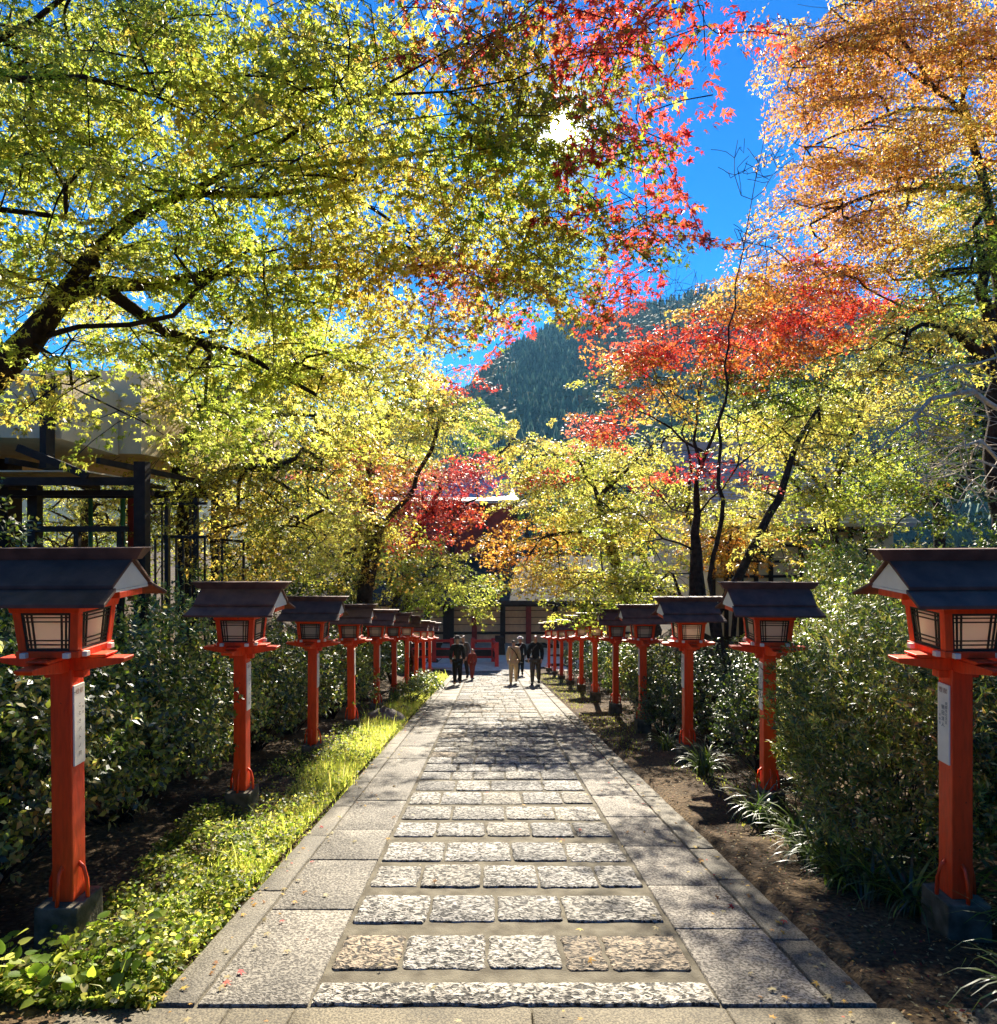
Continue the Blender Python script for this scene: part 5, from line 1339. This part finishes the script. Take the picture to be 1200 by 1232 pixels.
# broad leaved weeds bottom left
for i, (x, y, lb) in enumerate([(-2.05, 3.35, 'broad leaved weed lowest beside the concrete landing'), (-2.35, 3.3, 'broad leaved weed with pale leaves near the lower left corner'), (-1.78, 3.45, 'dark green broad leaved weed against the kerb end'),
                                (-2.15, 3.62, 'broad leaved weed in front of the nearest left lantern foot'), (-2.65, 3.3, 'broad leaved weed in the shade of the lower left corner'), (-1.95, 3.75, 'broad leaved weed right of the nearest left lantern foot'), (-2.5, 3.05, 'pale drooping weed at the very lower left')]):
    n = 70; z = float(ground_z(x, y)); r = empty('weed', lb, 'plant', (x, y, z), 'broad leaved weeds at lower left')
    a = rng.uniform(0, 6.2832, n); rad = rng.uniform(.02, .2, n); hh = rng.uniform(.03, .17, n)
    P_ = np.stack([np.cos(a) * rad, np.sin(a) * rad, hh], 1); T = norm(np.stack([np.cos(a), np.sin(a), rng.normal(-.1, .3, n)], 1) + rng.normal(0, .4, (n, 3)))
    nn = norm(np.array([0, 0, 1.]) + rng.normal(0, .35, (n, 3)))
    C = palette_pick({'lime': .5, 'green': .45, 'straw': .05} if i != 2 else {'green': .6, 'dark': .4}, n, rng)
    mesh_obj('foliage', leaves_mesh('foliage', P_, T, nn, rng.uniform(.03, .075, n), C, HEART), MT['grassleaf'], r)
    mb = MB()
    for k in range(0, n, 3): mb.tube([(0, 0, -.01), P_[k]], .002, 3)
    mb.build('stems', MT['twigbark'], r)

# the grass verge on the left
n = 190000
y = 3.25 + 24 * rng.random(n) ** 1.7; x = -1.54 - rng.random(n) ** 1.2 * 1.0
den = .5 + .5 * vnoise(x * 1.6, y * 1.1, 41); keep = (rng.random(n) < (den + .25) * (.45 + .55 * sstep(4.0, 6.5, y))) & (x > -2.05 - .35 * rng.random(n) + .3 * vnoise(y * .8, y * 0, 44)) & ~((np.abs(x + 2.385) < .15) & (np.abs((y - 3.94 + 1.35) % 2.70 - 1.35) < .15))
x, y = x[keep], y[keep]; n = len(x); a = rng.uniform(0, 6.2832, n)
hgt_ = (.035 + .07 * rng.random(n) ** 2) * (1 + .6 * vnoise(x * 2.5, y * 2, 43)) * np.clip(.5 + (y - 3) * .1, .5, 1.1)
hgt_ = np.where(rng.random(n) < .02, hgt_ * 2.6, hgt_)
C = palette_pick({'lime': .70, 'yellow': .22, 'green': .04, 'straw': .04}, n, rng) * rng.uniform(.75, 1.2, (n, 1))
me = blades_mesh('grass', np.stack([x, y, ground_z(x, y) - .005], 1), np.stack([np.cos(a), np.sin(a), 0 * a], 1), hgt_ * 1.3, .0016 + .0006 * y ** .8 * rng.uniform(.5, 1, n) + .0008, rng.uniform(.2, 1.3, n), C, 3)
setp(mesh_obj('grass', me, MT['grassleaf']), 'sunlit yellow green grass verge along the left kerb', 'grass', kind='stuff')
# creeping ground cover nearer the camera and into the shade
n = 40000
y = 3.2 + 9 * rng.random(n) ** 1.6; x = -1.57 - (.80 + .35 * sstep(4.3, 6, y)) * rng.random(n) ** 1.1
den = vnoise(x * 2.2, y * 1.6, 51) * .5 + .62 - sstep(5.5, 9, y) * .3; keep = (rng.random(n) < den) & ~((np.abs(x + 2.385) < .14) & (np.abs(y - 3.94) < .14))
x, y = x[keep], y[keep]; n = len(x)
bump_ = .05 + .15 * np.maximum(0, vnoise(x * 4, y * 4, 52) + .45)
P_ = np.stack([x, y, ground_z(x, y) + rng.random(n) ** .7 * bump_.clip(.02, .24)], 1)
a = rng.uniform(0, 6.2832, n); T = np.stack([np.cos(a), np.sin(a), rng.normal(-.05, .3, n)], 1)
C = palette_pick({'lime': .50, 'green': .30, 'yellow': .10, 'dark': .10}, n, rng) * rng.uniform(.4, 1.2, (n, 1)) * (.8 + .3 * vnoise(x * 3.5, y * 3, 58))[:, None]
me = leaves_mesh('ground_cover', P_, T, norm(np.array([0, 0, 1.]) + rng.normal(0, .65, (n, 3))), rng.uniform(.014, .042, n), C, (OVAL2[0] * np.array([1, 1.6, 1]), OVAL2[1]))
setp(mesh_obj('ground_cover', me, MT['grassleaf']), 'low small leaved ground cover around the left lantern feet', 'ground cover', kind='stuff')
# yellow green moss patches on the right far border and dry litter
n = 12000
y = 3.1 + 26 * rng.random(n) ** 1.5; x = 1.86 + rng.random(n) * 1.4
x2 = -1.6 - rng.random(n) * 2.6; sd_ = rng.random(n) < .6; x = np.where(sd_, x, x2)
P_ = np.stack([x, y, ground_z(x, y) + rng.uniform(.004, .02, n)], 1); a = rng.uniform(0, 6.2832, n)
T = np.stack([np.cos(a), np.sin(a), rng.normal(0, .25, n)], 1)
C = palette_pick({'straw': .35, 'rust': .4, 'wine': .05, 'gold': .1, 'dark': .1}, n, rng) * rng.uniform(.25, .8, (n, 1))
me = leaves_mesh('fallen_leaves', P_, T, norm(np.array([0, 0, 1.]) + rng.normal(0, .4, (n, 3))), rng.uniform(.010, .034, n), C, OVAL)
setp(mesh_obj('fallen_leaves', me, MT['litter']), 'dry brown fallen leaves scattered on the bare soil beside the path', 'leaf litter', kind='stuff')
n = 620
y = 3.0 + 22 * rng.random(n) ** 1.3; e = rng.random(n); x = np.where(e < .45, 1.80 - np.abs(rng.normal(0, .25, n)), np.where(e < .8, -1.55 + np.abs(rng.normal(0, .2, n)), rng.uniform(-1.5, 1.8, n)))
P_ = np.stack([x, y, zp(y) + .022], 1); a = rng.uniform(0, 6.2832, n)
C = palette_pick({'straw': .4, 'gold': .25, 'rust': .25, 'red': .1}, n, rng) * .8
me = leaves_mesh('fallen_leaves', P_, np.stack([np.cos(a), np.sin(a), rng.normal(0, .12, n)], 1), norm(np.array([0, 0, 1.]) + rng.normal(0, .2, (n, 3))), rng.uniform(.012, .042, n), C, STAR5)
setp(mesh_obj('fallen_leaves', me, MT['litter']), 'single fallen maple leaves lying on the paving stones', 'leaf litter', kind='stuff')
n = 5000
y = 3.1 + 26 * rng.random(n); x = 1.9 + rng.random(n) * .9
keep = vnoise(x * 1.5, y * .8, 61) + sstep(6, 14, y) * .8 > .45; x, y = x[keep], y[keep]; n = len(x); a = rng.uniform(0, 6.2832, n)
C = palette_pick({'lime': .5, 'olive': .5}, n, rng) * .8
me = blades_mesh('moss', np.stack([x, y, ground_z(x, y) - .004], 1), np.stack([np.cos(a), np.sin(a), 0 * a], 1), rng.uniform(.02, .06, n), np.full(n, .006), rng.uniform(.4, 1.3, n), C, 2)
setp(mesh_obj('moss', me, MT['grassleaf']), 'thin yellowish moss and grass on the soil of the right border', 'moss', kind='stuff')

# ================================================================== AIR
m, nt, out = mat_new('pale_air')
vol = N(nt, 'ShaderNodeVolumePrincipled'); vol.inputs['Color'].default_value = (.25, .62, 1, 1); vol.inputs['Density'].default_value = HAZE; vol.inputs['Anisotropy'].default_value = .2
nt.links.new(vol.outputs[0], out.inputs['Volume'])
setp(MB().box(-1300, 1500, -90, 1900, -9, 215).build('haze', m), 'thin bluish air that fades the mountain', 'haze', kind='stuff')

# ================================================================== SKY, SUN, CAMERA
w = bpy.data.worlds.new('World'); SC.world = w; w.use_nodes = True
nt = w.node_tree; nt.nodes.clear()
out = nt.nodes.new('ShaderNodeOutputWorld'); bg = nt.nodes.new('ShaderNodeBackground')
sky = nt.nodes.new('ShaderNodeTexSky'); sky.sky_type = 'NISHITA'; sky.sun_disc = False
sky.sun_elevation = SUN_EL; sky.sun_rotation = SUN_AZ; sky.air_density = 1.0; sky.dust_density = .05; sky.ozone_density = 3.5
tc = nt.nodes.new('ShaderNodeTexCoord')
vm = N(nt, 'ShaderNodeVectorMath', operation='DOT_PRODUCT'); vm.inputs[1].default_value = SUN_DIR
nt.links.new(tc.outputs['Generated'], vm.inputs[0])
ac = N(nt, 'ShaderNodeMath', operation='ARCCOSINE'); nt.links.new(vm.outputs['Value'], ac.inputs[0])
mr = N(nt, 'ShaderNodeMapRange', interpolation_type='SMOOTHSTEP'); mr.inputs[1].default_value = math.radians(.3); mr.inputs[2].default_value = math.radians(.8); mr.inputs[3].default_value = 400; mr.inputs[4].default_value = 0
nt.links.new(ac.outputs[0], mr.inputs[0])
ml = N(nt, 'ShaderNodeMath', operation='MULTIPLY'); ml.inputs[1].default_value = -75.0; nt.links.new(ac.outputs[0], ml.inputs[0])
ex = N(nt, 'ShaderNodeMath', operation='EXPONENT'); nt.links.new(ml.outputs[0], ex.inputs[0])
m2 = N(nt, 'ShaderNodeMath', operation='MULTIPLY_ADD'); m2.inputs[1].default_value = 70.0; nt.links.new(ex.outputs[0], m2.inputs[0]); nt.links.new(mr.outputs[0], m2.inputs[2])
hs = N(nt, 'ShaderNodeHueSaturation'); hs.inputs['Saturation'].default_value = 1.66; hs.inputs['Value'].default_value = .49; hs.inputs['Hue'].default_value = .513
nt.links.new(sky.outputs[0], hs.inputs['Color'])
cm = N(nt, 'ShaderNodeMix', data_type='RGBA', blend_type='ADD'); cm.inputs[0].default_value = 1
nt.links.new(hs.outputs[0], cm.inputs[6]); nt.links.new(m2.outputs[0], cm.inputs[7])
nt.links.new(cm.outputs[2], bg.inputs['Color']); bg.inputs['Strength'].default_value = .10
nt.links.new(bg.outputs[0], out.inputs[0])

sl = bpy.data.lights.new('sun', 'SUN'); sl.energy = 5.0; sl.angle = math.radians(.5); sl.color = (1.0, .91, .76)
so = bpy.data.objects.new('sun', sl); COL.objects.link(so); so.rotation_euler = SUN_DIR.to_track_quat('Z', 'Y').to_euler(); so.location = (5, 30, 40)

cam = bpy.data.cameras.new('camera'); co = bpy.data.objects.new('camera', cam); COL.objects.link(co); SC.camera = co
co.location = (0, 0, EYE); co.rotation_euler = (math.radians(90), 0, 0)
cam.sensor_fit = 'HORIZONTAL'; cam.sensor_width = 36; cam.lens = 36 * F / 1200
cam.shift_x = 12 / 1200; cam.shift_y = 9 / 1200
cam.clip_start = .05; cam.clip_end = 5000
SC.view_settings.view_transform = 'Standard'; SC.view_settings.look = 'None'; SC.view_settings.gamma = 1; SC.view_settings.exposure = EXPOSURE = 1.84
SC.render.engine = 'CYCLES'
cy = SC.cycles
cy.max_bounces = 7; cy.diffuse_bounces = 3; cy.glossy_bounces = 3; cy.transmission_bounces = 5; cy.transparent_max_bounces = 8
cy.use_denoising = True
cy.caustics_reflective = False; cy.caustics_refractive = False
